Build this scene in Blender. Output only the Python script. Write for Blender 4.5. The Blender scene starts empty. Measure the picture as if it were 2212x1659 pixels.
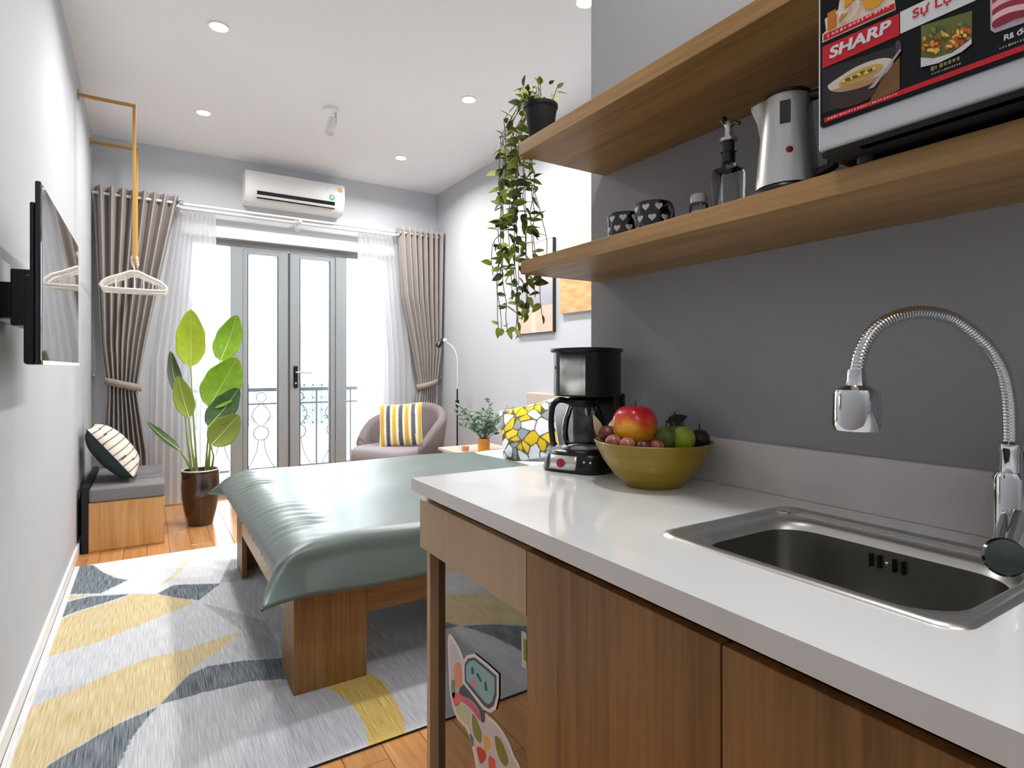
import bpy, bmesh, math, random
from math import sin, cos, pi, radians, sqrt, atan2, exp
from mathutils import Vector, Matrix, noise
import numpy as np

S = bpy.context.scene
COL = S.collection
random.seed(7)
R = radians

# ------------------------------------------------------------------ camera
FPX, CXP, HYP, YAW, CAMZ = 1248.0, 1106.0, 795.0, R(32.17), 1.11
cam_d = bpy.data.cameras.new('camera'); cam = bpy.data.objects.new('camera', cam_d); COL.objects.link(cam)
cam.location = (0, 0, CAMZ); cam.rotation_euler = (R(90), 0, -YAW)
cam_d.sensor_width = 36; cam_d.lens = 36 * FPX / 2212; cam_d.shift_y = -(829.5 - HYP) / 2212
cam_d.clip_start = .02
S.camera = cam

# ------------------------------------------------------------------ world, exposure
S.view_settings.view_transform = 'Standard'; S.view_settings.look = 'None'
S.view_settings.gamma = 1; S.view_settings.use_curve_mapping = False
S.view_settings.exposure = 1.22
wd = bpy.data.worlds.new('world'); S.world = wd; wd.use_nodes = True
bg = wd.node_tree.nodes['Background']
bg.inputs[0].default_value = (.86, .93, 1.0, 1); bg.inputs[1].default_value = 5.2
S.cycles.use_denoising = True
S.cycles.max_bounces = 10; S.cycles.diffuse_bounces = 6; S.cycles.transparent_max_bounces = 16
S.cycles.sample_clamp_indirect = 8
S.cycles.caustics_reflective = False; S.cycles.caustics_refractive = False

def area(name, loc, rot, sx, sy, power, col=(1, 1, 1), portal=False, shape='RECTANGLE', spread=180):
    d = bpy.data.lights.new(name, 'AREA'); d.shape = shape; d.size = sx
    if shape != 'DISK': d.size_y = sy
    d.energy = power; d.color = col; d.spread = R(spread)
    if portal: d.cycles.is_portal = True
    o = bpy.data.objects.new(name, d); o.location = loc; o.rotation_euler = rot; COL.objects.link(o)
    return o
area('door_portal', (1.12, 5.72, 1.1), (R(90), 0, 0), 1.7, 2.25, 1, portal=True)
KITCHEN_W, SPOT_W, HALL_FILL_W = 6.3, 10.5, 8.5

# ------------------------------------------------------------------ measuring helpers: a direction seen in the photograph met with a plane of the room
def _ray(u, v):
    f = Vector((sin(YAW), cos(YAW), 0)); r = Vector((cos(YAW), -sin(YAW), 0))
    return f + r * ((u - CXP) / FPX) + Vector((0, 0, 1)) * ((HYP - v) / FPX)
CV = Vector((0, 0, CAMZ))
def onX(u, v, x): d = _ray(u, v); return CV + d * (x / d.x)
def onY(u, v, y): d = _ray(u, v); return CV + d * (y / d.y)
def onZ(u, v, z): d = _ray(u, v); return CV + d * ((z - CAMZ) / d.z)

# ------------------------------------------------------------------ materials
def lin(c): return tuple(((x / 255) / 12.92 if x / 255 <= .04045 else ((x / 255 + .055) / 1.055) ** 2.4) for x in c[:3]) + (1,)
def mat(name, col, rough=.5, metal=0, bump=None, var=None, spec=.5, coat=0, trans=0, emis=None, alpha=1, ior=1.45, scale=(1, 1, 1), sss=0, aniso=0):
    m = bpy.data.materials.new(name); m.use_nodes = True
    nt = m.node_tree; p = nt.nodes['Principled BSDF']
    c = lin(col); p.inputs['Base Color'].default_value = c
    p.inputs['Roughness'].default_value = rough; p.inputs['Metallic'].default_value = metal
    p.inputs['Specular IOR Level'].default_value = spec; p.inputs['Coat Weight'].default_value = coat
    p.inputs['Transmission Weight'].default_value = trans; p.inputs['IOR'].default_value = ior
    p.inputs['Alpha'].default_value = alpha
    if emis: p.inputs['Emission Color'].default_value = lin(emis[0]); p.inputs['Emission Strength'].default_value = emis[1]
    if var or bump:
        tc = nt.nodes.new('ShaderNodeTexCoord'); mp = nt.nodes.new('ShaderNodeMapping'); mp.inputs['Scale'].default_value = scale
        nt.links.new(tc.outputs['Object'], mp.inputs[0])
    if var:
        n = nt.nodes.new('ShaderNodeTexNoise'); n.inputs['Scale'].default_value = var[1]; n.inputs['Detail'].default_value = 5
        nt.links.new(mp.outputs[0], n.inputs[0])
        r = nt.nodes.new('ShaderNodeValToRGB'); k = var[0]
        r.color_ramp.elements[0].position = .3; r.color_ramp.elements[1].position = .7
        r.color_ramp.elements[0].color = (c[0] * (1 - k), c[1] * (1 - k), c[2] * (1 - k), 1)
        r.color_ramp.elements[1].color = (min(1, c[0] * (1 + k)), min(1, c[1] * (1 + k)), min(1, c[2] * (1 + k)), 1)
        nt.links.new(n.outputs[0], r.inputs[0]); nt.links.new(r.outputs[0], p.inputs['Base Color'])
    if bump:
        n = nt.nodes.new('ShaderNodeTexNoise'); n.inputs['Scale'].default_value = bump[1]; n.inputs['Detail'].default_value = 4
        nt.links.new(mp.outputs[0], n.inputs[0])
        b = nt.nodes.new('ShaderNodeBump'); b.inputs['Strength'].default_value = bump[0]; b.inputs['Distance'].default_value = .004
        nt.links.new(n.outputs[0], b.inputs['Height']); nt.links.new(b.outputs[0], p.inputs['Normal'])
    return m
def wood(name, light, dark, grain='z', rough=.45, sc=1.0, coat=0, rnd=0):
    m = bpy.data.materials.new(name); m.use_nodes = True; nt = m.node_tree; p = nt.nodes['Principled BSDF']
    tc = nt.nodes.new('ShaderNodeTexCoord'); mp = nt.nodes.new('ShaderNodeMapping')
    s = {'x': (1.2, 22, 22), 'y': (22, 1.2, 22), 'z': (22, 22, 1.2)}[grain]
    mp.inputs['Scale'].default_value = tuple(a * sc for a in s)
    nt.links.new(tc.outputs['Object'], mp.inputs[0])
    n = nt.nodes.new('ShaderNodeTexNoise'); n.inputs['Scale'].default_value = 1.0; n.inputs['Detail'].default_value = 8; n.inputs['Roughness'].default_value = .62; n.inputs['Distortion'].default_value = .6
    nt.links.new(mp.outputs[0], n.inputs[0])
    mp2 = nt.nodes.new('ShaderNodeMapping'); mp2.inputs['Scale'].default_value = tuple(a * sc * (7 if a > 2 else 4) for a in s)
    nt.links.new(tc.outputs['Object'], mp2.inputs[0])
    n2 = nt.nodes.new('ShaderNodeTexNoise'); n2.inputs['Scale'].default_value = 1.0; n2.inputs['Detail'].default_value = 3
    nt.links.new(mp2.outputs[0], n2.inputs[0])
    mx = nt.nodes.new('ShaderNodeMath'); mx.operation = 'MULTIPLY_ADD'; mx.inputs[1].default_value = .3; nt.links.new(n2.outputs[0], mx.inputs[0])
    ml = nt.nodes.new('ShaderNodeMath'); ml.operation = 'MULTIPLY'; ml.inputs[1].default_value = .7; nt.links.new(n.outputs[0], ml.inputs[0]); nt.links.new(ml.outputs[0], mx.inputs[2])
    r = nt.nodes.new('ShaderNodeValToRGB'); r.color_ramp.elements[0].position = .34; r.color_ramp.elements[1].position = .66
    r.color_ramp.elements[0].color = lin(dark); r.color_ramp.elements[1].color = lin(light)
    nt.links.new(mx.outputs[0], r.inputs[0]); out = r.outputs[0]
    if rnd:
        oi = nt.nodes.new('ShaderNodeObjectInfo'); hs = nt.nodes.new('ShaderNodeHueSaturation')
        mr = nt.nodes.new('ShaderNodeMapRange'); mr.inputs[3].default_value = 1 - rnd; mr.inputs[4].default_value = 1 + rnd
        nt.links.new(oi.outputs['Random'], mr.inputs[0]); nt.links.new(mr.outputs[0], hs.inputs['Value']); nt.links.new(out, hs.inputs['Color']); out = hs.outputs[0]
        vm = nt.nodes.new('ShaderNodeVectorMath'); vm.operation = 'MULTIPLY_ADD'
        nt.links.new(oi.outputs['Random'], vm.inputs[0]); vm.inputs[1].default_value = (37, 37, 37); nt.links.new(tc.outputs['Object'], vm.inputs[2]); nt.links.new(vm.outputs[0], mp.inputs[0])
    nt.links.new(out, p.inputs['Base Color'])
    b = nt.nodes.new('ShaderNodeBump'); b.inputs['Strength'].default_value = .12; b.inputs['Distance'].default_value = .002
    nt.links.new(mx.outputs[0], b.inputs['Height']); nt.links.new(b.outputs[0], p.inputs['Normal'])
    p.inputs['Roughness'].default_value = rough; p.inputs['Coat Weight'].default_value = coat; p.inputs['Coat Roughness'].default_value = .15
    return m
def attrmat(name, rough=.8, streak=0, bump=0, sc=(260, 7, 1), spec=.3, coat=0):
    m = bpy.data.materials.new(name); m.use_nodes = True; nt = m.node_tree; p = nt.nodes['Principled BSDF']
    a = nt.nodes.new('ShaderNodeAttribute'); a.attribute_name = 'Col'; out = a.outputs['Color']
    if streak:
        tc = nt.nodes.new('ShaderNodeTexCoord'); mp = nt.nodes.new('ShaderNodeMapping'); mp.inputs['Scale'].default_value = sc
        nt.links.new(tc.outputs['Object'], mp.inputs[0]); n = nt.nodes.new('ShaderNodeTexNoise'); n.inputs['Scale'].default_value = 1; n.inputs['Detail'].default_value = 3
        nt.links.new(mp.outputs[0], n.inputs[0]); mr = nt.nodes.new('ShaderNodeMapRange'); mr.inputs[1].default_value = .3; mr.inputs[2].default_value = .7
        mr.inputs[3].default_value = 0; mr.inputs[4].default_value = streak
        nt.links.new(n.outputs[0], mr.inputs[0])
        mi = nt.nodes.new('ShaderNodeMix'); mi.data_type = 'RGBA'; mi.inputs[7].default_value = lin((206, 208, 212))
        nt.links.new(mr.outputs[0], mi.inputs[0]); nt.links.new(out, mi.inputs[6]); out = mi.outputs[2]
        hs = nt.nodes.new('ShaderNodeHueSaturation'); m2 = nt.nodes.new('ShaderNodeMapRange'); m2.inputs[1].default_value = .3; m2.inputs[2].default_value = .7; m2.inputs[3].default_value = .74; m2.inputs[4].default_value = 1.14
        nt.links.new(n.outputs[0], m2.inputs[0]); nt.links.new(m2.outputs[0], hs.inputs['Value']); nt.links.new(out, hs.inputs['Color']); out = hs.outputs[0]
        if bump:
            b = nt.nodes.new('ShaderNodeBump'); b.inputs['Strength'].default_value = bump; b.inputs['Distance'].default_value = .003
            nt.links.new(n.outputs[0], b.inputs['Height']); nt.links.new(b.outputs[0], p.inputs['Normal'])
    nt.links.new(out, p.inputs['Base Color']); p.inputs['Roughness'].default_value = rough; p.inputs['Specular IOR Level'].default_value = spec
    p.inputs['Coat Weight'].default_value = coat; p.inputs['Coat Roughness'].default_value = .1
    return m
def sheer_mat():
    m = bpy.data.materials.new('sheer_voile'); m.use_nodes = True; nt = m.node_tree; nt.nodes.clear()
    o = nt.nodes.new('ShaderNodeOutputMaterial'); t = nt.nodes.new('ShaderNodeBsdfTransparent'); d = nt.nodes.new('ShaderNodeBsdfDiffuse'); l = nt.nodes.new('ShaderNodeBsdfTranslucent')
    d.inputs[0].default_value = (.86, .86, .88, 1); l.inputs[0].default_value = (.9, .9, .92, 1)
    a = nt.nodes.new('ShaderNodeMixShader'); a.inputs[0].default_value = .55; nt.links.new(d.outputs[0], a.inputs[1]); nt.links.new(l.outputs[0], a.inputs[2])
    b = nt.nodes.new('ShaderNodeMixShader'); b.inputs[0].default_value = .62; nt.links.new(t.outputs[0], b.inputs[1]); nt.links.new(a.outputs[0], b.inputs[2])
    nt.links.new(b.outputs[0], o.inputs[0]); return m
def pane_mat(name='clear_pane', tint=(.97, .98, .98), r=.0):
    m = bpy.data.materials.new(name); m.use_nodes = True; nt = m.node_tree; nt.nodes.clear()
    o = nt.nodes.new('ShaderNodeOutputMaterial'); t = nt.nodes.new('ShaderNodeBsdfTransparent'); g = nt.nodes.new('ShaderNodeBsdfGlossy')
    t.inputs[0].default_value = tint + (1,); g.inputs['Roughness'].default_value = r
    f = nt.nodes.new('ShaderNodeFresnel'); f.inputs[0].default_value = 1.45
    a = nt.nodes.new('ShaderNodeMixShader'); nt.links.new(f.outputs[0], a.inputs[0]); nt.links.new(t.outputs[0], a.inputs[1]); nt.links.new(g.outputs[0], a.inputs[2])
    nt.links.new(a.outputs[0], o.inputs[0]); return m

M = {}
M['white_wall'] = mat('white_wall_paint', (191, 194, 199), .7, bump=(.05, 300))
M['grey_wall_lit'] = mat('grey_wall_paint_lit', (202, 206, 211), .7, bump=(.05, 300))  # far wall copy of the grey, lightened to offset weak lamplight there
M['grey_wall_shaded'] = mat('grey_wall_paint_shaded', (156, 157, 162), .7, bump=(.05, 300))  # same grey as the far wall, darkened to carry the kitchen shade
M['ceiling'] = mat('ceiling_paint', (243, 243, 244), .8)
M['white_gloss'] = mat('white_gloss_paint', (238, 238, 238), .35)
M['floorwood'] = wood('honey_floor_plank', (216, 164, 108), (184, 126, 74), 'y', .22, .8, .3, .10)
M['floor_gap'] = mat('dark_joint', (60, 38, 24), .8)
M['walnut_z'] = wood('walnut_laminate_vertical', (160, 120, 70), (106, 74, 38), 'z', .38, .9)
M['walnut_zl'] = wood('pale_walnut_panel', (192, 168, 136), (174, 150, 118), 'z', .38, .9)
M['walnut_y'] = wood('walnut_laminate_long', (186, 148, 94), (136, 102, 58), 'y', .4, .9)
M['walnut_bed'] = wood('bed_walnut', (148, 110, 62), (102, 72, 37), 'z', .42, .8)
M['walnut_bedx'] = wood('bed_walnut_rail', (148, 110, 62), (102, 72, 37), 'x', .42, .8)
M['oak_bench'] = wood('bench_oak', (216, 170, 108), (178, 128, 72), 'z', .4, .7)
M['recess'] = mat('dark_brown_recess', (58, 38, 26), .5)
M['quartz'] = mat('white_quartz', (226, 228, 228), .12, var=(.03, 6), coat=.3)
M['quartz_edge'] = mat('quartz_splash', (214, 211, 209), .3, var=(.07, 7))
M['steel'] = mat('brushed_steel', (208, 208, 205), .36, 1, bump=(.04, 400))
M['sinksteel'] = mat('satin_sink_steel', (150, 149, 142), .34, 1)
M['chrome'] = mat('chrome', (215, 220, 222), .06, 1)
M['dark_chrome'] = mat('dark_chrome', (96, 104, 104), .18, 1)
M['black'] = mat('black_plastic', (16, 17, 18), .3)
M['black_gloss'] = mat('black_gloss', (8, 8, 9), .04, coat=.6)
M['black_matte'] = mat('black_matte', (22, 24, 26), .7)
M['tvscreen'] = mat('tv_screen_glass', (150, 152, 156), .03, 1)
M['fridgeglass'] = mat('fridge_door_mirror_glass', (118, 116, 114), .03, 1)
M['alu'] = mat('grey_aluminium', (154, 160, 164), .35, .1)
M['darkseal'] = mat('door_rubber_seal', (70, 72, 74), .6)
M['sheer'] = sheer_mat()
M['pane'] = pane_mat()
M['thinglass'] = pane_mat('thin_clear_glass', (.90, .92, .92), .02)
M['drape'] = mat('taupe_drape', (166, 159, 155), .8, bump=(.15, 500), spec=.2)
M['gold'] = mat('brushed_gold_paint', (205, 158, 84), .35, .35)
M['gold_dark'] = mat('gold_rail', (196, 146, 76), .35, .5)
M['hanger'] = mat('cream_plastic', (232, 226, 218), .4)
M['duvet'] = mat('sage_duvet', (74, 92, 89), .45, bump=(.04, 60), spec=1.0, coat=.4)
M['duvet'].node_tree.nodes['Principled BSDF'].inputs['Coat Roughness'].default_value = .33
M['duvet'].node_tree.nodes['Principled BSDF'].inputs['Sheen Weight'].default_value = .12
M['sheet'] = mat('white_sheet', (226, 228, 232), .8)
M['bench_fabric'] = mat('grey_bench_fabric', (122, 120, 122), .8, bump=(.2, 500))
M['chair_fabric'] = mat('mauve_grey_upholstery', (128, 118, 118), .85, bump=(.2, 500))
M['headboard'] = mat('beige_linen_headboard', (196, 180, 166), .85, bump=(.3, 400))
M['greypillow'] = mat('mid_grey_pillow', (120, 122, 124), .85)
M['darkgreen'] = mat('dark_green_velvet', (52, 66, 66), .8)
M['potbrown'] = mat('glazed_brown_pot', (48, 34, 28), .1, coat=.8, var=(.5, 9))
M['soil'] = mat('dark_potting_soil', (60, 46, 36), .95, bump=(1, 60))
M['leafA'] = mat('bright_leaf', (120, 160, 30), .35, var=(.15, 20), coat=.2)
M['leafB'] = mat('yellow_green_leaf', (160, 180, 40), .4, var=(.12, 20))
M['leafC'] = mat('dark_leaf', (62, 92, 48), .4, var=(.2, 20))
M['stem'] = mat('pale_stem', (150, 170, 96), .5)
M['rib'] = mat('pale_midrib', (196, 214, 120), .5)
M['vineleaf'] = mat('olive_vine_leaf', (134, 150, 54), .5, var=(.25, 40))
M['vineleaf2'] = mat('light_vine_leaf', (186, 192, 96), .5, var=(.2, 40))
M['vineleaf3'] = mat('dark_vine_leaf', (70, 86, 40), .5, var=(.2, 40))
M['vinestem'] = mat('vine_stem', (108, 112, 76), .6)
M['sageleaf'] = mat('sage_plant_leaf', (122, 144, 122), .6, var=(.3, 30))
M['sageleaf2'] = mat('dark_sage_leaf', (66, 88, 74), .6)
M['terracotta'] = mat('orange_pot_glaze', (222, 148, 60), .4)
M['bowl'] = mat('mustard_bowl_glaze', (136, 112, 8), .32, var=(.12, 8), scale=(1, 1, 12), coat=.1)
M['acwhite'] = mat('ac_white_plastic', (236, 236, 236), .35)
M['pl_yellow'] = mat('sticker_yellow', (226, 190, 110), .5)
M['pl_green'] = mat('sticker_green', (90, 190, 120), .5)
def flat(n, c, rough=.4, **k):
    if n not in M: M[n] = mat(n, c, rough, **k)
    return M[n]

# ------------------------------------------------------------------ geometry builder
def wl(o):
    v = Vector((0, 0, 0))
    while o is not None: v += o.location; o = o.parent
    return v
class B:
    def __init__(s): s.bm = bmesh.new(); s.fb = False; s.ft = True
    def box(s, x0, x1, y0, y1, z0, z1, bev=0, seg=2, mx=None):
        s.fb = True; s.ft = False
        t = bmesh.new(); bmesh.ops.create_cube(t, size=1)
        for v in t.verts: v.co = Vector(((x0 + x1) / 2 + v.co.x * (x1 - x0), (y0 + y1) / 2 + v.co.y * (y1 - y0), (z0 + z1) / 2 + v.co.z * (z1 - z0)))
        if bev: bmesh.ops.bevel(t, geom=t.edges[:], offset=bev, segments=seg, affect='EDGES', profile=.5)
        if mx is not None: bmesh.ops.transform(t, matrix=mx, verts=t.verts[:])
        s.join(t); return s
    def join(s, t, mi=0):
        me = bpy.data.meshes.new('t'); t.to_mesh(me); t.free(); s.bm.from_mesh(me); bpy.data.meshes.remove(me)
    def lathe(s, prof, c=(0, 0, 0), n=32, mx=None, caps=True, sq=None):
        s.ft = False; t = bmesh.new(); rings = []
        for r, z in prof:
            ring = []
            for i in range(n):
                a = 2 * pi * i / n; k = 1
                if sq: k = 1 / (abs(cos(a)) ** sq + abs(sin(a)) ** sq) ** (1 / sq)
                ring.append(t.verts.new((c[0] + r * k * cos(a), c[1] + r * k * sin(a), c[2] + z)))
            rings.append(ring)
        for a, b in zip(rings, rings[1:]):
            for i in range(n): t.faces.new((a[i], a[(i + 1) % n], b[(i + 1) % n], b[i]))
        if caps:
            for ring, fl in ((rings[0], True), (rings[-1], False)):
                t.faces.new(ring[::-1] if fl else ring)
        bmesh.ops.remove_doubles(t, verts=t.verts[:], dist=1e-6)
        bmesh.ops.recalc_face_normals(t, faces=t.faces[:])
        if mx is not None: bmesh.ops.transform(t, matrix=mx, verts=t.verts[:])
        s.join(t); return s
    def tube(s, pts, r, n=10, closed=False, caps=True, rf=None, sm=0):
        P = [Vector(p) for p in pts]
        if sm:
            Q = []
            for i in range(len(P) - 1):
                p0, p1, p2, p3 = [P[max(0, min(len(P) - 1, i + k))] for k in (-1, 0, 1, 2)]
                for j in range(sm): tt = j / sm; Q.append(.5 * ((2 * p1) + (p2 - p0) * tt + (2 * p0 - 5 * p1 + 4 * p2 - p3) * tt * tt + (3 * p1 - 3 * p2 + p3 - p0) * tt ** 3))
            P = Q + [P[-1]]
        t = bmesh.new(); m = len(P); rings = []
        up = Vector((0, 0, 1)); prev = None
        for i in range(m):
            a = P[(i - 1) % m] if (closed or i > 0) else P[i]; b = P[(i + 1) % m] if (closed or i < m - 1) else P[i]
            d = (b - a).normalized()
            if prev is None:
                q = up if abs(d.dot(up)) < .95 else Vector((1, 0, 0)); nx = d.cross(q).normalized()
            else: nx = (prev - d * prev.dot(d)).normalized()
            prev = nx; ny = d.cross(nx)
            rr = rf(i / (m - 1)) if rf else r
            rings.append([t.verts.new(P[i] + (nx * cos(2 * pi * k / n) + ny * sin(2 * pi * k / n)) * rr) for k in range(n)])
        q = list(zip(rings, rings[1:])) + ([(rings[-1], rings[0])] if closed else [])
        for a, b in q:
            for k in range(n): t.faces.new((a[k], a[(k + 1) % n], b[(k + 1) % n], b[k]))
        if caps and not closed: t.faces.new(rings[0][::-1]); t.faces.new(rings[-1])
        bmesh.ops.recalc_face_normals(t, faces=t.faces[:]); s.join(t); return s
    def grid(s, nu, nv, fn, closeu=False):
        s.ft = False; t = bmesh.new(); V = [[t.verts.new(fn(i / nu, j / nv)) for j in range(nv + 1)] for i in range(nu + (0 if closeu else 1))]
        for i in range(nu):
            for j in range(nv):
                a, b = V[i], V[(i + 1) % len(V)]
                t.faces.new((a[j], b[j], b[j + 1], a[j + 1]))
        s.join(t); return s
    def prism(s, pts, off):           # flat polygon with thickness vector off
        s.ft = False; t = bmesh.new(); off = Vector(off); a = [t.verts.new(Vector(p)) for p in pts]; b = [t.verts.new(Vector(p) + off) for p in pts]
        t.faces.new(a); t.faces.new(b[::-1]); n = len(a)
        for i in range(n): t.faces.new((a[i], b[i], b[(i + 1) % n], a[(i + 1) % n]))
        bmesh.ops.recalc_face_normals(t, faces=t.faces[:]); s.join(t); return s
    def ball(s, c, r, sc=(1, 1, 1), u=20, v=14, mx=None, fn=None):
        t = bmesh.new(); bmesh.ops.create_uvsphere(t, u_segments=u, v_segments=v, radius=1)
        for w in t.verts:
            if fn: w.co = fn(w.co.copy())
            w.co = Vector((w.co.x * r * sc[0], w.co.y * r * sc[1], w.co.z * r * sc[2]))
            if mx is not None: w.co = mx @ w.co
            w.co += Vector(c)
        s.join(t); return s
    def out(s, name, m, parent=None, label=None, cat=None, group=None, kind=None, smooth=True, ang=35, solid=0, world=True, sub=0):
        me = bpy.data.meshes.new(name)
        if parent is not None and world:
            o_ = wl(parent); bmesh.ops.translate(s.bm, vec=-o_, verts=s.bm.verts[:])
        s.bm.to_mesh(me); s.bm.free()
        if m: me.materials.append(m)
        if smooth:
            me.polygons.foreach_set('use_smooth', [True] * len(me.polygons)); me.set_sharp_from_angle(angle=R(80 if s.ft and ang < 80 else ang))
        o = bpy.data.objects.new(name, me); COL.objects.link(o)
        if parent is not None: o.parent = parent
        if s.fb and smooth: md = o.modifiers.new('wn', 'WEIGHTED_NORMAL'); md.keep_sharp = True
        if solid: md = o.modifiers.new('solid', 'SOLIDIFY'); md.thickness = solid; md.offset = 0
        if sub: md = o.modifiers.new('sub', 'SUBSURF'); md.levels = md.render_levels = sub
        tag(o, label, cat, group, kind); return o
def tag(o, label=None, cat=None, group=None, kind=None):
    if label: o['label'] = label
    if cat: o['category'] = cat
    if group: o['group'] = group
    if kind: o['kind'] = kind
    return o
def thing(name, label, cat, loc=(0, 0, 0), rz=0, group=None, kind=None):
    o = bpy.data.objects.new(name, None); COL.objects.link(o); o.location = loc; o.rotation_euler = (0, 0, rz); o.empty_display_size = .05
    return tag(o, label, cat, group, kind)
def dup(root, loc, rz=None, label=None):
    r = root.copy(); COL.objects.link(r); r.location = loc
    if rz is not None: r.rotation_euler = (0, 0, rz) if not isinstance(rz, tuple) else rz
    if label: r['label'] = label
    for ch in list(root.children):
        c = ch.copy(); COL.objects.link(c); c.parent = r
        for g in ch.children: d = g.copy(); COL.objects.link(d); d.parent = c
    return r
def setcol(o, fn):                    # colour attribute from a function of the local point
    me = o.data; a = me.color_attributes.new('Col', 'FLOAT_COLOR', 'POINT'); buf = []
    for v in me.vertices: buf.extend(lin(fn(v.co)))
    a.data.foreach_set('color', buf)
def text(name, s, mxm, w, h, m, parent, depth=.0004, shear=0, bold=0, sp=1.0):
    c = bpy.data.curves.new(name, 'FONT'); c.body = s; c.size = 1; c.extrude = .01; c.shear = shear; c.offset = bold; c.space_character = sp
    t = bpy.data.objects.new('t', c); COL.objects.link(t); dg = bpy.context.evaluated_depsgraph_get()
    me = bpy.data.meshes.new_from_object(t.evaluated_get(dg)); bpy.data.objects.remove(t); bpy.data.curves.remove(c)
    xs = [v.co.x for v in me.vertices]; ys = [v.co.y for v in me.vertices]
    if not xs: return None
    x0, x1, y0, y1 = min(xs), max(xs), min(ys), max(ys)
    off = wl(parent)
    for v in me.vertices:
        p = Vector(((v.co.x - x0) / (x1 - x0) * w, (v.co.y - y0) / (y1 - y0) * h, v.co.z * depth / .01))
        v.co = mxm @ p - off
    me.materials.clear(); me.materials.append(m); me.name = name
    o = bpy.data.objects.new(name, me); COL.objects.link(o); o.parent = parent; return o
def MX(o, x, y, z):
    m = Matrix.Identity(4)
    for i, a in enumerate((x, y, z)):
        for k in range(3): m[k][i] = a[k]
    for k in range(3): m[k][3] = o[k]
    return m

# ================================================================== STRUCTURE
XL, XR, YF, ZC, XK, YK, YB = -.362, 2.519, 5.448, 2.895, 1.09, 1.30, -2.2
ST = dict(kind='structure')
B().box(XL - .12, XL, YB - .1, YF + .2, -.05, ZC + .05).out('wall_left', M['white_wall'], smooth=False, **ST)
B().box(XR, XR + .12, YK - .3, YF + .2, -.05, ZC + .05).out('wall_right', M['white_wall'], smooth=False, **ST)
B().box(XK, XR, YB, YK, -.05, ZC + .05).out('wall_kitchen', M['grey_wall_shaded'], smooth=False, **ST)
B().box(XL - .12, XR, YB - .15, YB, -.05, ZC + .05).out('wall_back', M['white_wall'], smooth=False, **ST)
DX0, DX1, DZ = .26, 2.02, 2.215
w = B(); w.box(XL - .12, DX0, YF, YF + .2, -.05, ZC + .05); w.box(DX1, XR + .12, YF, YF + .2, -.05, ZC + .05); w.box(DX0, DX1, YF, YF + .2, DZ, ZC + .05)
w.out('wall_far', M['grey_wall_lit'], smooth=False, **ST)
B().box(XL - .12, XR + .12, YB - .15, YF + .2, ZC, ZC + .1).out('ceiling', M['ceiling'], smooth=False, **ST)
B().box(XL, XL + .014, YB, YF, 0, .065, .003).out('baseboard_left', M['white_gloss'], **ST)
B().box(XR - .014, XR, YK, YF, 0, .06, .003).out('baseboard_right', M['white_gloss'], **ST)
q = B(); q.box(XL + .014, DX0, YF - .014, YF, 0, .06, .003); q.box(DX1, XR - .014, YF - .014, YF, 0, .06, .003); q.out('baseboard_far', M['white_gloss'], **ST)
B().box(DX0 - .03, DX1 + .03, YF - .03, YF, DZ - .005, DZ + .085, .004).out('trim_1', M['white_gloss'], label='white lintel board over the balcony door', **ST)
# floor: sub-base and planks
fl = B().box(XL - .12, XR + .12, YB - .15, YF + .2, -.06, -.012).out('floor', M['floor_gap'], smooth=False, **ST)
PW, PL = .118, .91
pm = B().box(0, PW - .0015, 0, PL - .0015, -.012, 0, .0012, 1)
plank0 = pm.out('plank', M['floorwood'], fl, world=False, smooth=False); first = True
x = XL; k = 0
while x < XR:
    y = YB - (k * .37) % PL
    while y < YF:
        if (x < XK or y > YK - PL):
            if first: plank0.location = (x, y, 0); first = False
            else:
                o = plank0.copy(); COL.objects.link(o); o.location = (x, y, 0)
        y += PL
    x += PW; k += 1

# ------------------------------------------------------------------ balcony door set
dr = thing('door_1', 'grey aluminium balcony door set with glazed leaves and side panes', None, (1.12, YF + .1, 0), kind='structure')
Y0, Y1 = YF + .06, YF + .12
def xs(u, y=YF + .06): return onY(u, 700, y).x
fr = B()
fr.box(DX0, DX0 + .05, Y0, Y1, 0, DZ, .004); fr.box(DX1 - .05, DX1, Y0, Y1, 0, DZ, .004); fr.box(DX0 + .05, DX1 - .05, Y0 + .001, Y1, DZ - .055, DZ); fr.box(DX0 + .05, DX1 - .05, Y0 + .001, Y1, 0, .04)
fr.out('door_frame', M['alu'], dr)
PA, PB = xs(497) + 0.0, xs(523)       # left mullion
QA, QB = xs(724), xs(748)
MC = xs(624)
for a, b in ((PA, PB), (QA, QB)): B().box(a, b, Y0 - .02, Y1 + .01, 0, DZ - .05, .006).out('mullion', M['alu'], dr)
for a, b, nm in ((PB + .004, MC - .003, 'L'), (MC + .003, QA - .004, 'R')):
    lf = thing('door_leaf', None, None, (0, 0, 0)); lf.parent = dr; lf.location = (0, 0, 0)
    base = wl(dr)
    l = B(); sw = .085; ya, yb = Y0 - .012, Y0 + .04; inner = (b - sw - .005) if nm == 'L' else (b - .045); i0 = a + (.04 if nm == 'L' else sw + .005)
    l.box(a, i0, ya, yb, .045, DZ - .06, .006); l.box(inner, b, ya, yb, .045, DZ - .06, .006); l.box(i0, inner, ya + .001, yb, DZ - .11, DZ - .061); l.box(i0, inner, ya + .001, yb, .046, .16)
    l.out('leaf_frame', M['alu'], lf)
    g = B(); g.box(i0 + .001, i0 + .006, ya - .001, yb, .16, DZ - .11); g.box(inner - .006, inner - .001, ya - .001, yb, .16, DZ - .11); g.out('seal', M['darkseal'], lf)
    B().box(i0, inner, Y0 + .012, Y0 + .018, .16, DZ - .11).out('pane', M['pane'], lf, smooth=False)
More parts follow.
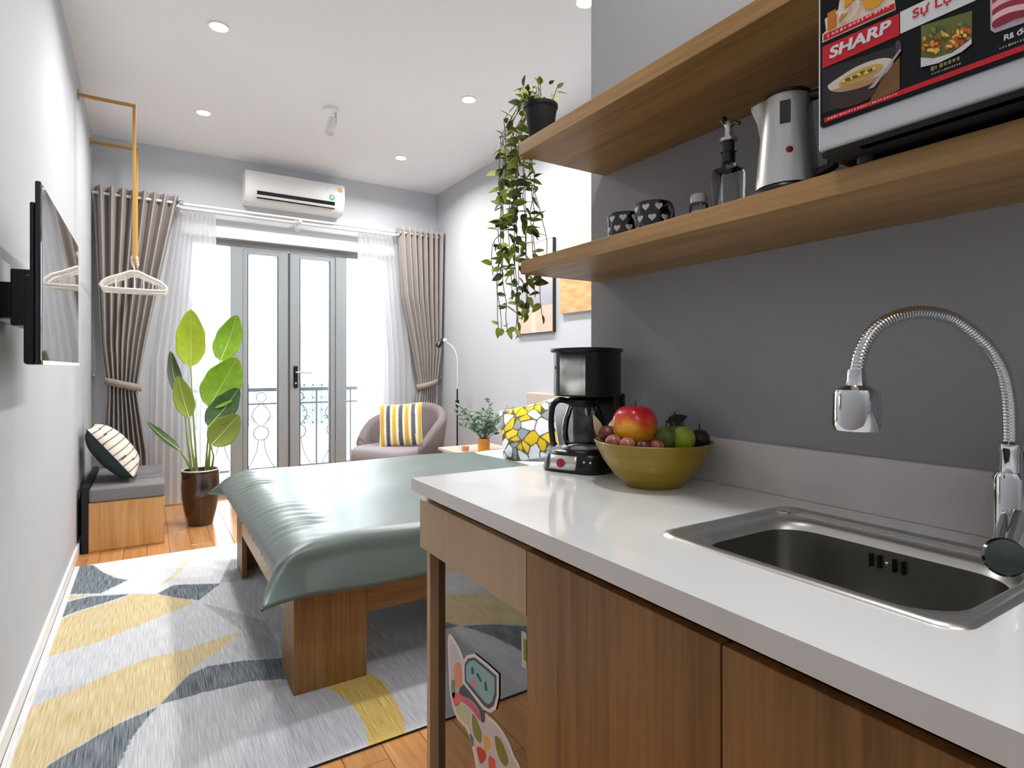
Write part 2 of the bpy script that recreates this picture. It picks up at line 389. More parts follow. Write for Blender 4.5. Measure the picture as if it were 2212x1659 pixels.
for a, b in ((DX0 + .05, PA), (QB, DX1 - .05)):
    B().box(a, b, Y0 + .012, Y0 + .018, .04, DZ - .055).out('side_pane', M['pane'], dr, smooth=False)
B().box(MC - .006, MC + .006, Y0 - .022, Y0 - .012, .05, DZ - .065, .003).out('cover_strip', M['darkseal'], dr)
h = thing('door_handle', None, None); h.parent = dr
hx = MC + .055; hy = Y0 - .012
B().box(hx - .018, hx + .018, hy - .012, hy, .93, 1.13, .008, 3).out('handle_plate', M['black'], h)
q = B().tube([(hx, hy - .01, 1.07), (hx, hy - .05, 1.07)], .009); q.tube([(hx, hy - .05, 1.07), (hx + .05, hy - .053, 1.07), (hx + .13, hy - .05, 1.068)], .009); q.ball((hx, hy - .012, .97), .011); q.out('lever', M['steel'], h)

# ------------------------------------------------------------------ outside
B().box(-.8, 3.2, YF + .2, 6.75, -.2, -.02).out('balcony_slab', flat('pale_tile', (214, 212, 208), .4), label='pale tiled balcony slab beyond the glazed doors', cat='balcony')
rl = thing('balcony_railing', 'wrought iron balcony railing with rings and scrolls', 'railing', (1.1, 6.6, -.02))
RM = flat('painted_iron', (66, 70, 74), .5); ry = 6.6
B().box(-.75, 3.15, ry - .02, ry + .02, .86, .90, .006).out('top_rail', RM, rl); B().box(-.75, 3.15, ry - .012, ry + .012, .72, .74, .004).out('mid_rail', RM, rl)
B().box(-.75, 3.15, ry - .012, ry + .012, .03, .055, .004).out('bottom_rail', RM, rl)
xx = -.7; i = 0
while xx < 3.1:
    B().box(xx - .009, xx + .009, ry - .009, ry + .009, -.02, .86).out('bar', RM, rl)
    cx = xx + .19
    q = B(); q.tube([(cx + .075 * cos(a), ry, .42 + .075 * sin(a)) for a in [2 * pi * t / 20 for t in range(20)]], .007, 6, closed=True)
    q.tube([(cx + .05 * cos(a), ry, .80 - .0 + .05 * sin(a)) for a in [2 * pi * t / 16 for t in range(16)]], .006, 6, closed=True)
    for sg in (-1, 1):
        q.tube([(cx + sg * (.03 + .10 * (t / 12) ** 2), ry, .345 - .29 * t / 12) for t in range(13)], .006, 6)
        q.tube([(cx + sg * (.02 + .07 * sin(pi * t / 12)), ry, .5 + .22 * t / 12) for t in range(13)], .006, 6)
        q.tube([(cx + sg * (.085 + (.034 - .002 * t) * cos(t * .5)), ry, .56 + (.034 - .002 * t) * sin(t * .5)) for t in range(15)], .005, 6)
    q.out('scroll', RM, rl)
    xx += .38; i += 1
bd = thing('opposite_building', 'pale building across the street with barred windows', 'building', (3, 13, -3))
BW = flat('pale_cream_render', (236, 232, 226), .8)  # pale cream facade colour
B().box(-5, 13, 13, 14, -3, 1.95).out('wall', BW, bd, smooth=False); B().box(-5.1, 13.1, 12.8, 13.0, 1.85, 2.05, .02).out('cornice', flat('cornice_grey', (206, 206, 208), .8), bd)
for wx in (-3.0, -1.0, 1.25, 3.1, 5.2, 7.4):
    wn = thing('window', None, None); wn.parent = bd
    B().box(wx - .5, wx + .5, 12.93, 12.99, -.1, .78, .01).out('window_frame', flat('far_frame', (120, 132, 134), .6), wn)
    q = B()
    for a in range(6): q.box(wx - .46 + a * .184 - .012, wx - .46 + a * .184 + .012, 12.86, 12.89, -.1, .78)
    for a in range(4): q.box(wx - .5, wx + .5, 12.86, 12.89, -.08 + a * .27, -.05 + a * .27)
    q.out('bars', flat('far_bars', (84, 100, 104), .6), wn)
B().box(-8, 14, 6.75, 13, -3.1, -3).out('street_ground', flat('street_grey', (180, 180, 178), .8), kind='structure')

# ------------------------------------------------------------------ curtains
def interp(tab, z):
    tab = sorted(tab)
    if z <= tab[0][0]: return tab[0][1:]
    for a, b in zip(tab, tab[1:]):
        if z <= b[0]:
            t = (z - a[0]) / (b[0] - a[0]); return tuple(p + (q_ - p) * t for p, q_ in zip(a[1:], b[1:]))
    return tab[-1][1:]
def drape(name, label, tab, ztop, yc, nf, m, group, cat='curtain', solid=.004, zbot=.02, nv=60, amp=.045, seed=0):
    root = thing(name, label, cat, ((tab[-1][1] + tab[-1][2]) / 2, yc, zbot), group=group)
    def f(s_, t):
        z = zbot + (ztop - zbot) * t; x0, x1, am = interp(tab, z)
        ph = 2 * pi * nf * s_
        wob = .12 * sin(9 * s_ + seed + 2.0 * t)
        sh = sin(ph + wob); sh = math.copysign(abs(sh) ** .8, sh) * 1.22
        w_ = x1 - x0
        return Vector((x0 + w_ * s_ + .18 * w_ / nf * sin(2 * ph), yc + am * sh * (1 + .25 * noise.noise((s_ * 9, t * 2, seed))), z))
    B().grid(nf * 14, nv, f).out('cloth', m, root, ang=180, solid=solid)
    return root
cl = drape('drape', 'taupe eyelet drape tied back in the left corner', [(0, -.30, .01, .035), (.46, -.285, -.01, .035), (.93, -.262, -.075, .028), (.99, -.265, -.068, .028), (1.3, -.30, -.02, .035), (1.85, -.325, .08, .045), (2.47, -.352, .20, .05)], 2.475, 5.30, 8, M['drape'], 'taupe eyelet drapes')
cr_ = drape('drape', 'taupe eyelet drape tied back in the right corner behind the armchair', [(0, 2.18, 2.44, .035), (.6, 2.20, 2.43, .035), (.92, 2.25, 2.43, .025), (.98, 2.25, 2.44, .025), (1.3, 2.19, 2.48, .035), (1.8, 2.08, 2.49, .045), (2.47, 2.03, 2.50, .05)], 2.475, 5.30, 8, M['drape'], 'taupe eyelet drapes', seed=4)
for root, cx, hw, zz, hx_ in ((cl, -.165, .115, .985, -.35), (cr_, 2.342, .11, .95, 2.505)):
    q = B(); ring = [(cx + hw * cos(a), 5.30 + .062 * sin(a), zz - .03 * cos(a) * (1 if cx < 1 else -1)) for a in [2 * pi * t / 28 for t in range(28)]]
    q.grid(28, 1, lambda s_, t, ring=ring: Vector(ring[int(round(s_ * 28)) % 28]) + Vector((0, 0, (t - .5) * .055)), closeu=True)
    q.out('tieback', flat('tieback_cloth', (158, 144, 136), .8), root, solid=.005)
    q = B().tube([(hx_, YF - .01, zz + .05), (hx_, 5.36, zz + .05), (hx_ * .97 + cx * .03, 5.33, zz + .07)], .006); q.ball((hx_ * .97 + cx * .03, 5.33, zz + .07), .013); q.out('holdback_hook', M['chrome'], root)
    x0, x1 = ((-.352, .20) if root is cl else (2.03, 2.50))
    for k in range(8):
        ex = x0 + (x1 - x0) * (k + .5) / 8 + .0
        B().tube([(ex, 5.30 + .024 * cos(a), 2.42 + .024 * sin(a)) for a in [2 * pi * t / 14 for t in range(14)]], .004, 6, closed=True).out('eyelet', M['chrome'], root)
st_tab = lambda a, b, am: [(0, a, b, am), (2.4, a, b, am)]
drape('sheer_curtain', 'white sheer curtain gathered beside the left drape', [(0, .0, .47, .022), (1.2, .02, .48, .022), (2.4, .19, .475, .016)], 2.385, 5.385, 9, M['sheer'], 'white sheers', solid=0, seed=2)
drape('sheer_curtain', 'white sheer curtain gathered beside the right drape', [(0, 1.66, 2.22, .022), (1.2, 1.66, 2.2, .022), (2.4, 1.67, 2.05, .016)], 2.385, 5.385, 9, M['sheer'], 'white sheers', solid=0, seed=5)
rd = thing('curtain_rod', 'long white curtain rod over the balcony door', 'curtain rod', (1.1, 5.35, 2.40))
B().tube([(-.34, 5.37, 2.40), (2.49, 5.37, 2.40)], .014).out('inner_rod', M['white_gloss'], rd)
B().tube([(-.355, 5.30, 2.42), (2.51, 5.30, 2.42)], .011).out('outer_rod', M['white_gloss'], rd)
for bx in (.205, 1.13, 2.03):
    q = B().box(bx - .012, bx + .012, 5.28, YF, 2.385, 2.41, .003); q.box(bx - .02, bx + .02, YF - .012, YF, 2.34, 2.44, .003); q.out('bracket', M['white_gloss'], rd)
for fx in (.215, 2.02): B().ball((fx, 5.285, 2.42), .022).out('finial', M['chrome'], rd)

# ------------------------------------------------------------------ air conditioner
ac = thing('air_conditioner', 'white split air conditioner with stickers above the balcony door', 'air conditioner', (1.1, YF, 2.50))
ax0, ax1, az0, az1, ay = .68, 1.505, 2.50, 2.775, 5.235
prof = [(YF, az1), (ay + .05, az1), (ay + .012, az1 - .015), (ay, az1 - .06), (ay, az0 + .115), (ay + .012, az0 + .07), (ay + .05, az0 + .02), (ay + .09, az0), (YF, az0 + .01)]
q = B().prism([(ax0, y, z) for y, z in prof], (ax1 - ax0, 0, 0)); bmesh.ops.bevel(q.bm, geom=[e for e in q.bm.edges if abs(e.verts[0].co.x - e.verts[1].co.x) < 1e-4], offset=.006, segments=2, affect='EDGES'); q.out('body', M['acwhite'], ac)
q = B().prism([(ax0 + .09, ay - .003, az0 + .098), (ax0 + .09, ay + .002, az0 + .068), (ax0 + .09, ay + .03, az0 + .07), (ax0 + .09, ay + .03, az0 + .1)], (ax1 - ax0 - .18, 0, 0)); q.out('air_outlet', M['black_gloss'], ac)
B().prism([(ax0 + .085, ay + .0, az0 + .066), (ax0 + .085, ay + .012, az0 + .046), (ax0 + .085, ay + .02, az0 + .05), (ax0 + .085, ay + .01, az0 + .07)], (ax1 - ax0 - .17, 0, 0)).out('louvre', M['acwhite'], ac)
B().prism([(ax0 + .09, ay + .008, az0 + .047), (ax0 + .09, ay + .014, az0 + .037), (ax0 + .09, ay + .03, az0 + .04), (ax0 + .09, ay + .03, az0 + .048)], (ax1 - ax0 - .18, 0, 0)).out('lower_slot', M['black_gloss'], ac)
def disc(cx, y, cz, r, m, nm, par, n=20, ry_=None):
    B().prism([(cx + r * cos(2 * pi * t / n), y, cz + (ry_ or r) * sin(2 * pi * t / n)) for t in range(n)], (0, -.0008, 0)).out(nm, m, par, smooth=False)
disc(ax1 - .045, ay, az1 - .062, .022, M['pl_yellow'], 'round_sticker', ac); disc(ax1 - .115, ay, az0 + .135, .026, M['pl_green'], 'round_sticker', ac)
disc(ax1 - .115, ay - .001, az0 + .138, .012, flat('sticker_pale', (210, 236, 216)), 'sticker_mark', ac)
B().box(ax1 - .17, ax1 - .145, ay - .0008, ay, az1 - .085, az1 - .045).out('label_sticker', flat('sticker_blue_white', (214, 226, 244)), ac, smooth=False)
for zz in (.19, .15): B().box(ax1 - .035, ax1 - .012, ay - .0008, ay, az0 + zz - .02, az0 + zz + .02 - .005).out('label_sticker', flat('sticker_mint', (206, 232, 220)), ac, smooth=False)

# ------------------------------------------------------------------ downlights and ceiling spot
DL = [(.31, 3.37, 'bright recessed downlight near the ceiling edge, left of centre and nearest on that side'), (.325, 4.56, 'recessed downlight furthest back on the television side of the ceiling'), (1.80, 3.40, 'recessed downlight between the hanging plant and the ceiling spotlight'),
      (1.81, 4.65, 'recessed downlight closest to the air conditioner on the picture side'), (1.80, 2.19, 'recessed downlight above the kitchen shelf, cut by the top of the frame')]
def downlight(x, y, lab, power, lens=True):
    t = thing('downlight', lab, 'ceiling light', (x, y, ZC), group='recessed ceiling downlights')
    B().lathe([(.052, 0), (.052, -.004), (.046, -.007), (.040, -.004), (.040, 0)], (x, y, ZC), 28, caps=False).out('trim_ring', M['white_gloss'], t)
    B().lathe([(.040, -.001), (.039, -.0035), (.0005, -.004)], (x, y, ZC), 24).out('diffuser', flat('lit_lens', (255, 250, 242), .5, emis=((255, 248, 238), 9)), t)
    l = area('downlight_lamp', (x, y, ZC - .012), (0, 0, 0), .20, .20, power, (1, .975, .95), shape='DISK', spread=160)
for x, y, lab in DL: downlight(x, y, lab, SPOT_W * (.72 if x < 1 else 1.0))
area('kitchen_downlight_lamp', (.60, .55, ZC - .02), (0, 0, 0), .3, .3, KITCHEN_W, (1, .985, .97), shape='DISK', spread=160)
area('hall_fill_light', (.3, -1.35, ZC - .02), (0, 0, 0), .9, 1.2, HALL_FILL_W, (1, .99, .98))  # unseen fill added behind the camera to brighten the kitchen and its steel
sx, sy = 1.063, 4.03
sp = thing('spotlight', 'small white swivel spotlight hanging in the middle of the ceiling', 'ceiling light', (sx, sy, ZC))
B().lathe([(.05, 0), (.05, -.014), (.044, -.02), (.002, -.021)], (sx, sy, ZC), 24).out('mount', M['white_gloss'], sp)
q = B().box(sx + .028, sx + .036, sy - .012, sy + .012, ZC - .10, ZC - .015, .002); q.out('bracket', flat('spot_grey', (196, 192, 190), .4), sp)
mx = Matrix.Translation((sx, sy, ZC - .12)) @ Matrix.Rotation(R(14), 4, 'Y') @ Matrix.Rotation(R(-12), 4, 'X')
B().lathe([(.001, .065), (.026, .062), (.03, .05), (.03, -.06), (.027, -.062), (.024, -.052), (.001, -.05)], n=24, mx=mx).out('spot_head', flat('spot_white', (232, 230, 226), .4), sp)

# ------------------------------------------------------------------ pictures
def picture(label, y0, y1, z0, z1, kind, edge):
    p = thing('picture', label, 'picture', (XR, (y0 + y1) / 2, z0), group='pictures on the white wall')
    B().box(XR - .028, XR, y0, y1, z0, z1, .002).out('canvas_block', edge, p)
    o = B().grid(36, 50, lambda s_, t: Vector((XR - .0288, y1 - .004 - (y1 - y0 - .008) * s_, z0 + .004 + (z1 - z0 - .008) * t))).out('print', attrmat('print_' + kind, .5), p)
    H_ = z1 - z0; W_ = y1 - y0
    def c(v):
        t = v.z / H_; s_ = (v.y + W_ / 2) / W_; n = noise.noise((s_ * 3, t * 7, 3.1)); n2 = noise.noise((s_ * 5, t * 30, 9))
        if kind == 'beach':
            if t > .55: return (218 + 10 * t, 214 + 6 * n, 214 + 10 * t)
            if t > .30: a = (t - .30) / .25; return (212 - 34 * (1 - a), 206 - 26 * (1 - a) + 8 * n, 202 - 6 * (1 - a))
            if abs(s_ - .5 - .03 * n) < .03 + .10 * (.3 - t): return (250, 232, 200)
            return (228 + 10 * n, 206 + 10 * n, 182 + 16 * n)
        if t < .42: return (232 + 14 * n, 188 + 34 * n2, 128 + 40 * n2)
        if t < .52: return (240, 214, 170)
        return (222 + 10 * (t - .5), 214 + 12 * n, 210 + 12 * n)
    setcol(o, lambda v: tuple(k * .87 for k in c(v))); return p
picture('beach photograph canvas with dark edges, left of two', 3.40, 3.90, 1.375, 2.065, 'beach', flat('dark_canvas_edge', (48, 42, 42), .6))
picture('golden sunset water canvas beside the kitchen wall corner, right of two', 2.82, 3.318, 1.495, 2.20, 'sunset', flat('beige_canvas_edge', (206, 190, 176), .6))
pf = B(); pf.box(XR - .002, XR, 3.30, 3.33, 1.5, 1.501)
pf.bm.free()

# ================================================================== KITCHEN
XFc, CT, CTB = .52, .853, .824
YE = 1.268
# countertop with sink cut-out
SX0, SX1, SY0, SY1 = .664, 1.003, .238, .640
def rrect(x0, x1, y0, y1, r, n=6):
    P = []
    for cx, cy, a0 in ((x1 - r, y1 - r, 0), (x0 + r, y1 - r, 90), (x0 + r, y0 + r, 180), (x1 - r, y0 + r, 270)):
        for i in range(n + 1): a = R(a0 + 90 * i / n); P.append((cx + r * cos(a), cy + r * sin(a)))
    return P
ct = B(); e = .01
ct.box(XFc, SX0 + e, -1.6, YE, CTB, CT); ct.box(SX1 - e, XK, -1.6, YE, CTB, CT); ct.box(SX0 + e, SX1 - e, SY1 - e, YE, CTB, CT); ct.box(SX0 + e, SX1 - e, -1.6, SY0 + e, CTB, CT)
bmesh.ops.remove_doubles(ct.bm, verts=ct.bm.verts[:], dist=1e-5)
ct.out('countertop', M['quartz'], label='white quartz kitchen countertop with a cut-out for the sink', cat='countertop', smooth=False)
B().box(XK - .015, XK, -1.6, YE, CT, .953, .002).out('backsplash', M['quartz_edge'], label='low grey stone upstand along the wall behind the countertop', cat='backsplash')

# base cabinets
cb = thing('fridge_cabinet', 'end kitchen cabinet with drawer panel over the built-in mini fridge', 'cabinet', (.8, 1.04, 0))
FX = .54
B().box(FX, FX + .018, .8145, YE - .002, .690, .802, .0015).out('drawer_front', M['walnut_zl'], cb)
B().box(FX + .018, XK, YE - .020, YE - .002, 0, CTB, .001).out('side_panel', M['walnut_zl'], cb)
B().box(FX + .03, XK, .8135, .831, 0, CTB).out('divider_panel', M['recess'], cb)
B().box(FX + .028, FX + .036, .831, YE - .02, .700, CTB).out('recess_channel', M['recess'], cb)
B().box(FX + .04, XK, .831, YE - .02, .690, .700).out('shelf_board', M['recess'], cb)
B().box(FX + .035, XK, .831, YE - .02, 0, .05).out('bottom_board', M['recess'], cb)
def cab(y0, y1, lab, two=False):
    c = thing('base_cabinet', lab, 'cabinet', (.8, (y0 + y1) / 2, 0), group='walnut base cabinets')
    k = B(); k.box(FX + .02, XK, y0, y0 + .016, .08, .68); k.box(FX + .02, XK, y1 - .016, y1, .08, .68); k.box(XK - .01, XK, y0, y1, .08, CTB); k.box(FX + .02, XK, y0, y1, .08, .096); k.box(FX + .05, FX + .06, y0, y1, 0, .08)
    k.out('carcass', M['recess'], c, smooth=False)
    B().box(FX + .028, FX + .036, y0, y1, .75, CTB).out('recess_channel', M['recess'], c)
    B().box(FX, FX + .018, y0 + .0012, y1 - .0012, .085, .802, .0015).out('door', M['walnut_z'], c)
cab(.421, .813, 'walnut base cabinet beside the mini fridge'); cab(-.03, .421, 'walnut base cabinet nearest the camera, right of the other'); 

# fridge
fx0 = .578
fg = thing('mini_fridge', 'mirrored dark glass mini fridge with stickers under the countertop', 'fridge', (.8, 1.04, .05))
B().box(fx0 + .035, 1.06, .842, 1.2445, .052, .672, .006).out('body', M['black_matte'], fg)
fd = B().box(fx0, fx0 + .03, .842, 1.2445, .056, .672, .003).out('door', M['fridgeglass'], fg)
def plateX(ptsyz, x, m, nm, par, th=.0006):
    return B().prism([(x, a, b) for a, b in ptsyz], (-th, 0, 0)).out(nm, m, par, smooth=False)
def pxX(L, x): return [(onX(u, v, x).y, onX(u, v, x).z) for u, v in L]
def smoothpoly(P, n=4):
    out = []; N = len(P)
    for i in range(N):
        p0, p1, p2, p3 = [Vector(P[(i + k) % N]) for k in (-1, 0, 1, 2)]
        for j in range(n):
            t = j / n; out.append(tuple(.5 * ((2 * p1) + (p2 - p0) * t + (2 * p0 - 5 * p1 + 4 * p2 - p3) * t * t + (3 * p1 - 3 * p2 + p3 - p0) * t ** 3)))
    return out
# sticker outlines read off the photograph (origin of the enlargement 900,1180, 3.464x), laid on the door's own plane
def cr8(L): return [(900 + a / 3.464, 1180 + b / 3.464) for a, b in L]
def sticker(L, m, nm, lift=0, sm=True):
    P = pxX(cr8(L), fx0)
    if sm: P = smoothpoly(P)
    return plateX(P, fx0 - .0002 - lift * .0007, m, nm, fg)
WB = flat('sticker_white', (226, 228, 228)); 
sticker([(240, 660), (300, 720), (350, 830), (360, 950), (390, 1080), (480, 1180), (520, 1250), (600, 1320), (680, 1440), (730, 1560), (760, 1680), (480, 1700), (430, 1560), (380, 1380), (300, 1280), (255, 1120), (240, 900)], WB, 'fruit_sticker', 0)
sticker([(255, 720), (300, 760), (335, 860), (345, 960), (370, 1090), (470, 1190), (510, 1270), (590, 1340), (660, 1450), (710, 1570), (735, 1680), (500, 1690), (445, 1540), (395, 1370), (315, 1265), (270, 1110), (256, 900)], flat('sticker_lilac', (206, 204, 212)), 'sticker_field', .6)
for L, c in (([(285, 900), (330, 880), (340, 1030), (300, 1060)], (232, 150, 108)), ([(265, 1010), (290, 1010), (290, 1130), (268, 1110)], (110, 150, 120)), ([(270, 1100), (330, 1100), (330, 1170), (290, 1190)], (232, 110, 90)),
             ([(290, 1190), (380, 1210), (390, 1330), (330, 1280)], (196, 206, 160)), ([(420, 1260), (450, 1290), (490, 1400), (480, 1470), (430, 1400)], (120, 134, 30)), ([(505, 1420), (540, 1430), (555, 1500), (520, 1530)], (222, 178, 70)),
             ([(590, 1420), (640, 1460), (690, 1600), (660, 1640), (610, 1550)], (116, 128, 30)), ([(455, 1500), (515, 1530), (520, 1590), (480, 1620)], (196, 50, 50)), ([(545, 1570), (590, 1600), (590, 1680), (550, 1680)], (220, 80, 70)), ([(400, 1400), (430, 1440), (420, 1500)], (60, 110, 130))):
    sticker(L, flat('fruit_%d_%d_%d' % c, c), 'fruit_print', 1.2)
sticker([(325, 1070), (370, 1030), (440, 1080), (500, 1180), (515, 1300), (490, 1310), (470, 1220), (400, 1140), (335, 1110)], flat('sticker_navy', (44, 62, 84)), 'rainbow_band', 1.6)
sticker([(330, 1110), (400, 1150), (465, 1230), (480, 1300), (455, 1270), (400, 1200), (335, 1150)], flat('sticker_rose', (206, 84, 110)), 'rainbow_band', 1.9)
sticker([(350, 860), (380, 815), (440, 800), (540, 880), (622, 955), (622, 1120), (600, 1220), (560, 1245), (505, 1220), (400, 1080), (352, 1020)], WB, 'badge_border', 2.2, False)
sticker([(366, 880), (392, 838), (440, 828), (535, 905), (606, 968), (606, 1110), (585, 1190), (550, 1215), (515, 1195), (412, 1068), (368, 1010)], flat('sticker_navy', (44, 62, 84)), 'badge_outline', 2.5, False)
sticker([(378, 895), (400, 858), (440, 850), (530, 925), (592, 978), (592, 1090), (572, 1160), (545, 1180), (520, 1165), (425, 1050), (380, 1000)], flat('sticker_teal', (134, 184, 188)), 'badge_field', 2.8, False)
sticker([(415, 905), (432, 900), (440, 950), (420, 955)], flat('sticker_navy', (44, 62, 84)), 'badge_letter', 3.1, False); sticker([(450, 950), (468, 945), (500, 1010), (484, 1012)], flat('sticker_navy', (44, 62, 84)), 'badge_letter', 3.1, False); sticker([(515, 1010), (530, 1010), (540, 1080), (520, 1075)], flat('sticker_navy', (44, 62, 84)), 'badge_letter', 3.1, False)
sticker([(415, 1000), (450, 1010), (455, 1060), (425, 1050)], flat('sticker_pink', (214, 120, 150)), 'badge_dot', 3.1)
sticker([(786, 630), (825, 650), (825, 915), (790, 900)], flat('sticker_mint2', (190, 208, 184)), 'energy_label', 0, False)
sticker([(802, 690), (825, 705), (825, 860), (805, 850)], flat('sticker_olive', (116, 140, 40)), 'energy_bars', .6, False)

# sink
sk = thing('kitchen_sink', 'rectangular stainless steel inset sink with rounded basin', 'sink', (.83, .44, CT - .17))
def ringP(x0, x1, y0, y1, r, z): return [(a, b, z) for a, b in rrect(x0, x1, y0, y1, r, 7)]
BX0, BX1, BY0, BY1 = .684, .925, .262, .590
def loft(rings):
    q = B(); t = bmesh.new(); V = [[t.verts.new(p) for p in r] for r in rings]
    for a, b in zip(V, V[1:]):
        n = len(a)
        for i in range(n): t.faces.new((a[i], a[(i + 1) % n], b[(i + 1) % n], b[i]))
    t.faces.new(V[-1]); bmesh.ops.recalc_face_normals(t, faces=t.faces[:]); q.join(t); return q
z = CT
rim = [ringP(SX0, SX1, SY0, SY1, .03, z), ringP(SX0 + .002, SX1 - .002, SY0 + .002, SY1 - .002, .028, z + .003), ringP(SX0 + .012, SX1 - .01, SY0 + .012, SY1 - .012, .028, z + .004),
       ringP(SX0 + .018, SX1 - .016, SY0 + .016, SY1 - .018, .03, z + .0005), ringP(BX0 - .008, BX1 + .03, BY0 - .008, BY1 + .02, .05, z + .0008),
       ringP(BX0 - .004, BX1 + .008, BY0 - .004, BY1 + .006, .06, z + .003), ringP(BX0, BX1, BY0, BY1, .062, z - .002), ringP(BX0 + .004, BX1 - .004, BY0 + .004, BY1 - .004, .06, z - .012)]
q = loft(rim)
bmesh.ops.delete(q.bm, geom=[f for f in q.bm.faces if len(f.verts) > 4], context='FACES'); q.out('rim', M['steel'], sk, ang=60)
bs = [ringP(BX0 + .004, BX1 - .004, BY0 + .004, BY1 - .004, .06, z - .012), ringP(BX0 + .008, BX1 - .008, BY0 + .008, BY1 - .008, .058, z - .11), ringP(BX0 + .013, BX1 - .013, BY0 + .013, BY1 - .013, .055, z - .140), ringP(BX0 + .028, BX1 - .028, BY0 + .028, BY1 - .028, .05, z - .155), ringP(BX0 + .05, BX1 - .05, BY0 + .05, BY1 - .05, .04, z - .16)]
loft(bs).out('basin', M['sinksteel'], sk, ang=60)
for dx in (.958, .968, .978): B().box(dx - .0012, dx + .0012, BY0 - .005, BY1 + .0, z + .0005, z + .0026, .0008).out('rim_ridge', M['steel'], sk)
for dy in (-.022, -.010, .010, .022): B().box(BX1 - .0105, BX1 - .0055, .425 + dy - .0022, .425 + dy + .0022, z - .040, z - .020, .001).out('overflow_slot', M['black'], sk)
B().ball((BX1 - .0075, .425, z - .03), .003).out('overflow_screw', M['chrome'], sk)
B().lathe([(.04, 0), (.038, .003), (.03, .001), (.001, 0)], (.81, .42, z - .16), 24).out('drain', M['chrome'], sk)
for cx, cy in ((.955, .612),): B().lathe([(.012, 0), (.012, .003), (.008, .005), (.001, .005)], (cx, cy, z + .001), 16).out('cap', M['chrome'], sk)

# faucet
tp = thing('kitchen_faucet', 'chrome gooseneck flexible kitchen faucet behind the sink', 'faucet', (1.015, .305, CT))
fx_, fy_ = 1.03, .316
B().lathe([(.027, 0), (.027, .006), (.022, .01), (.0205, .03), (.0205, .102), (.017, .110), (.001, .111)], (fx_, fy_, CT), 28).out('body', M['chrome'], tp)
B().lathe([(.0125, .11), (.0125, .138), (.0145, .142), (.0145, .150), (.0105, .154), (.001, .154)], (fx_, fy_, CT), 24).out('riser', M['chrome'], tp)
hpx = onX(1850, 900, .80); HX, HY_ = hpx.x, hpx.y
A_ = Vector((fx_, fy_, CT + .148)); pts = []
_d = Vector((HX - fx_, HY_ - fy_, 0)); _n = Vector((-_d.y, _d.x, 0))
def onN(u, v): d = _ray(u, v); return CV + d * ((A_ - CV).dot(_n) / d.dot(_n))      # vertical plane through riser and spray head
ctrl = [A_, onN(2184, 915)] + [onN(*p) for p in ((2179, 862), (2168, 808), (2145, 763), (2109, 724), (2060, 689), (2012, 676), (1967, 676), (1918, 692), (1881, 722), (1858, 768), (1850, 815))] + [Vector((HX, HY_, 1.085))]
ctrl[1] = Vector((fx_, fy_, ctrl[1].z))
for i in range(len(ctrl) - 1):
    p0, p1, p2, p3 = [ctrl[max(0, min(len(ctrl) - 1, i + k))] for k in (-1, 0, 1, 2)]
    for j in range(16):
        t = j / 16; pts.append(.5 * ((2 * p1) + (p2 - p0) * t + (2 * p0 - 5 * p1 + 4 * p2 - p3) * t * t + (3 * p1 - 3 * p2 + p3 - p0) * t ** 3))
pts.append(ctrl[-1])
# resample finely for the coil relief
L = [0]
for a, b in zip(pts, pts[1:]): L.append(L[-1] + (b - a).length)
N = 900; fine = []
j = 0
for i in range(N):
    s_ = L[-1] * i / (N - 1)
    while j < len(L) - 2 and L[j + 1] < s_: j += 1
    fine.append(pts[j].lerp(pts[j + 1], (s_ - L[j]) / max(1e-9, L[j + 1] - L[j])))
B().tube(fine, .0105, 18, rf=lambda t: .0088 + .00022 * sin(t * L[-1] / .0046 * 2 * pi)).out('flexible_neck', M['chrome'], tp, ang=180)
B().lathe([(.001, .045), (.011, .045), (.012, .03), (.014, .024), (.026, .018), (.028, .012), (.029, -.028), (.0265, -.036), (.022, -.034), (.001, -.034)], (HX, HY_, 1.063), 28).out('spray_head', M['chrome'], tp)
kn = onX(2168, 1203, .90)
B().tube([(fx_ - .005, fy_ - .006, CT + .050), kn.lerp(Vector((fx_, fy_, CT + .05)), .35), kn], .012, 18, rf=lambda t: .015 - .006 * t).out('valve_body', M['chrome'], tp)
mk = Vector((-.80, -.55, .22)).normalized(); qz = mk.to_track_quat('Z', 'Y').to_matrix().to_4x4()
B().lathe([(.001, -.010), (.014, -.010), (.021, -.003), (.0235, .003), (.021, .007), (.001, .009)], n=32, mx=Matrix.Translation(kn) @ qz).out('lever_knob', M['dark_chrome'], tp)
B().tube([(fx_ + .02, fy_ - .012, CT + .148), (fx_ + .022, fy_ - .02, CT + .06), (fx_ + .02, fy_ - .02, CT)], .007, 12).out('supply_pipe', M['chrome'], tp)

# shelves
SF, SE = .805, 1.235
B().box(.82, XK, -1.6, 1.262, 1.354, 1.388, .0015).out('wall_shelf', M['walnut_y'], label='lower walnut wall shelf carrying the kettle, bottle and microwave', cat='shelf', group='walnut wall shelves')
B().box(.80, XK, -1.6, 1.240, 1.651, 1.684, .0015).out('wall_shelf', M['walnut_y'], label='upper walnut wall shelf with the trailing plant on its end', cat='shelf', group='walnut wall shelves')

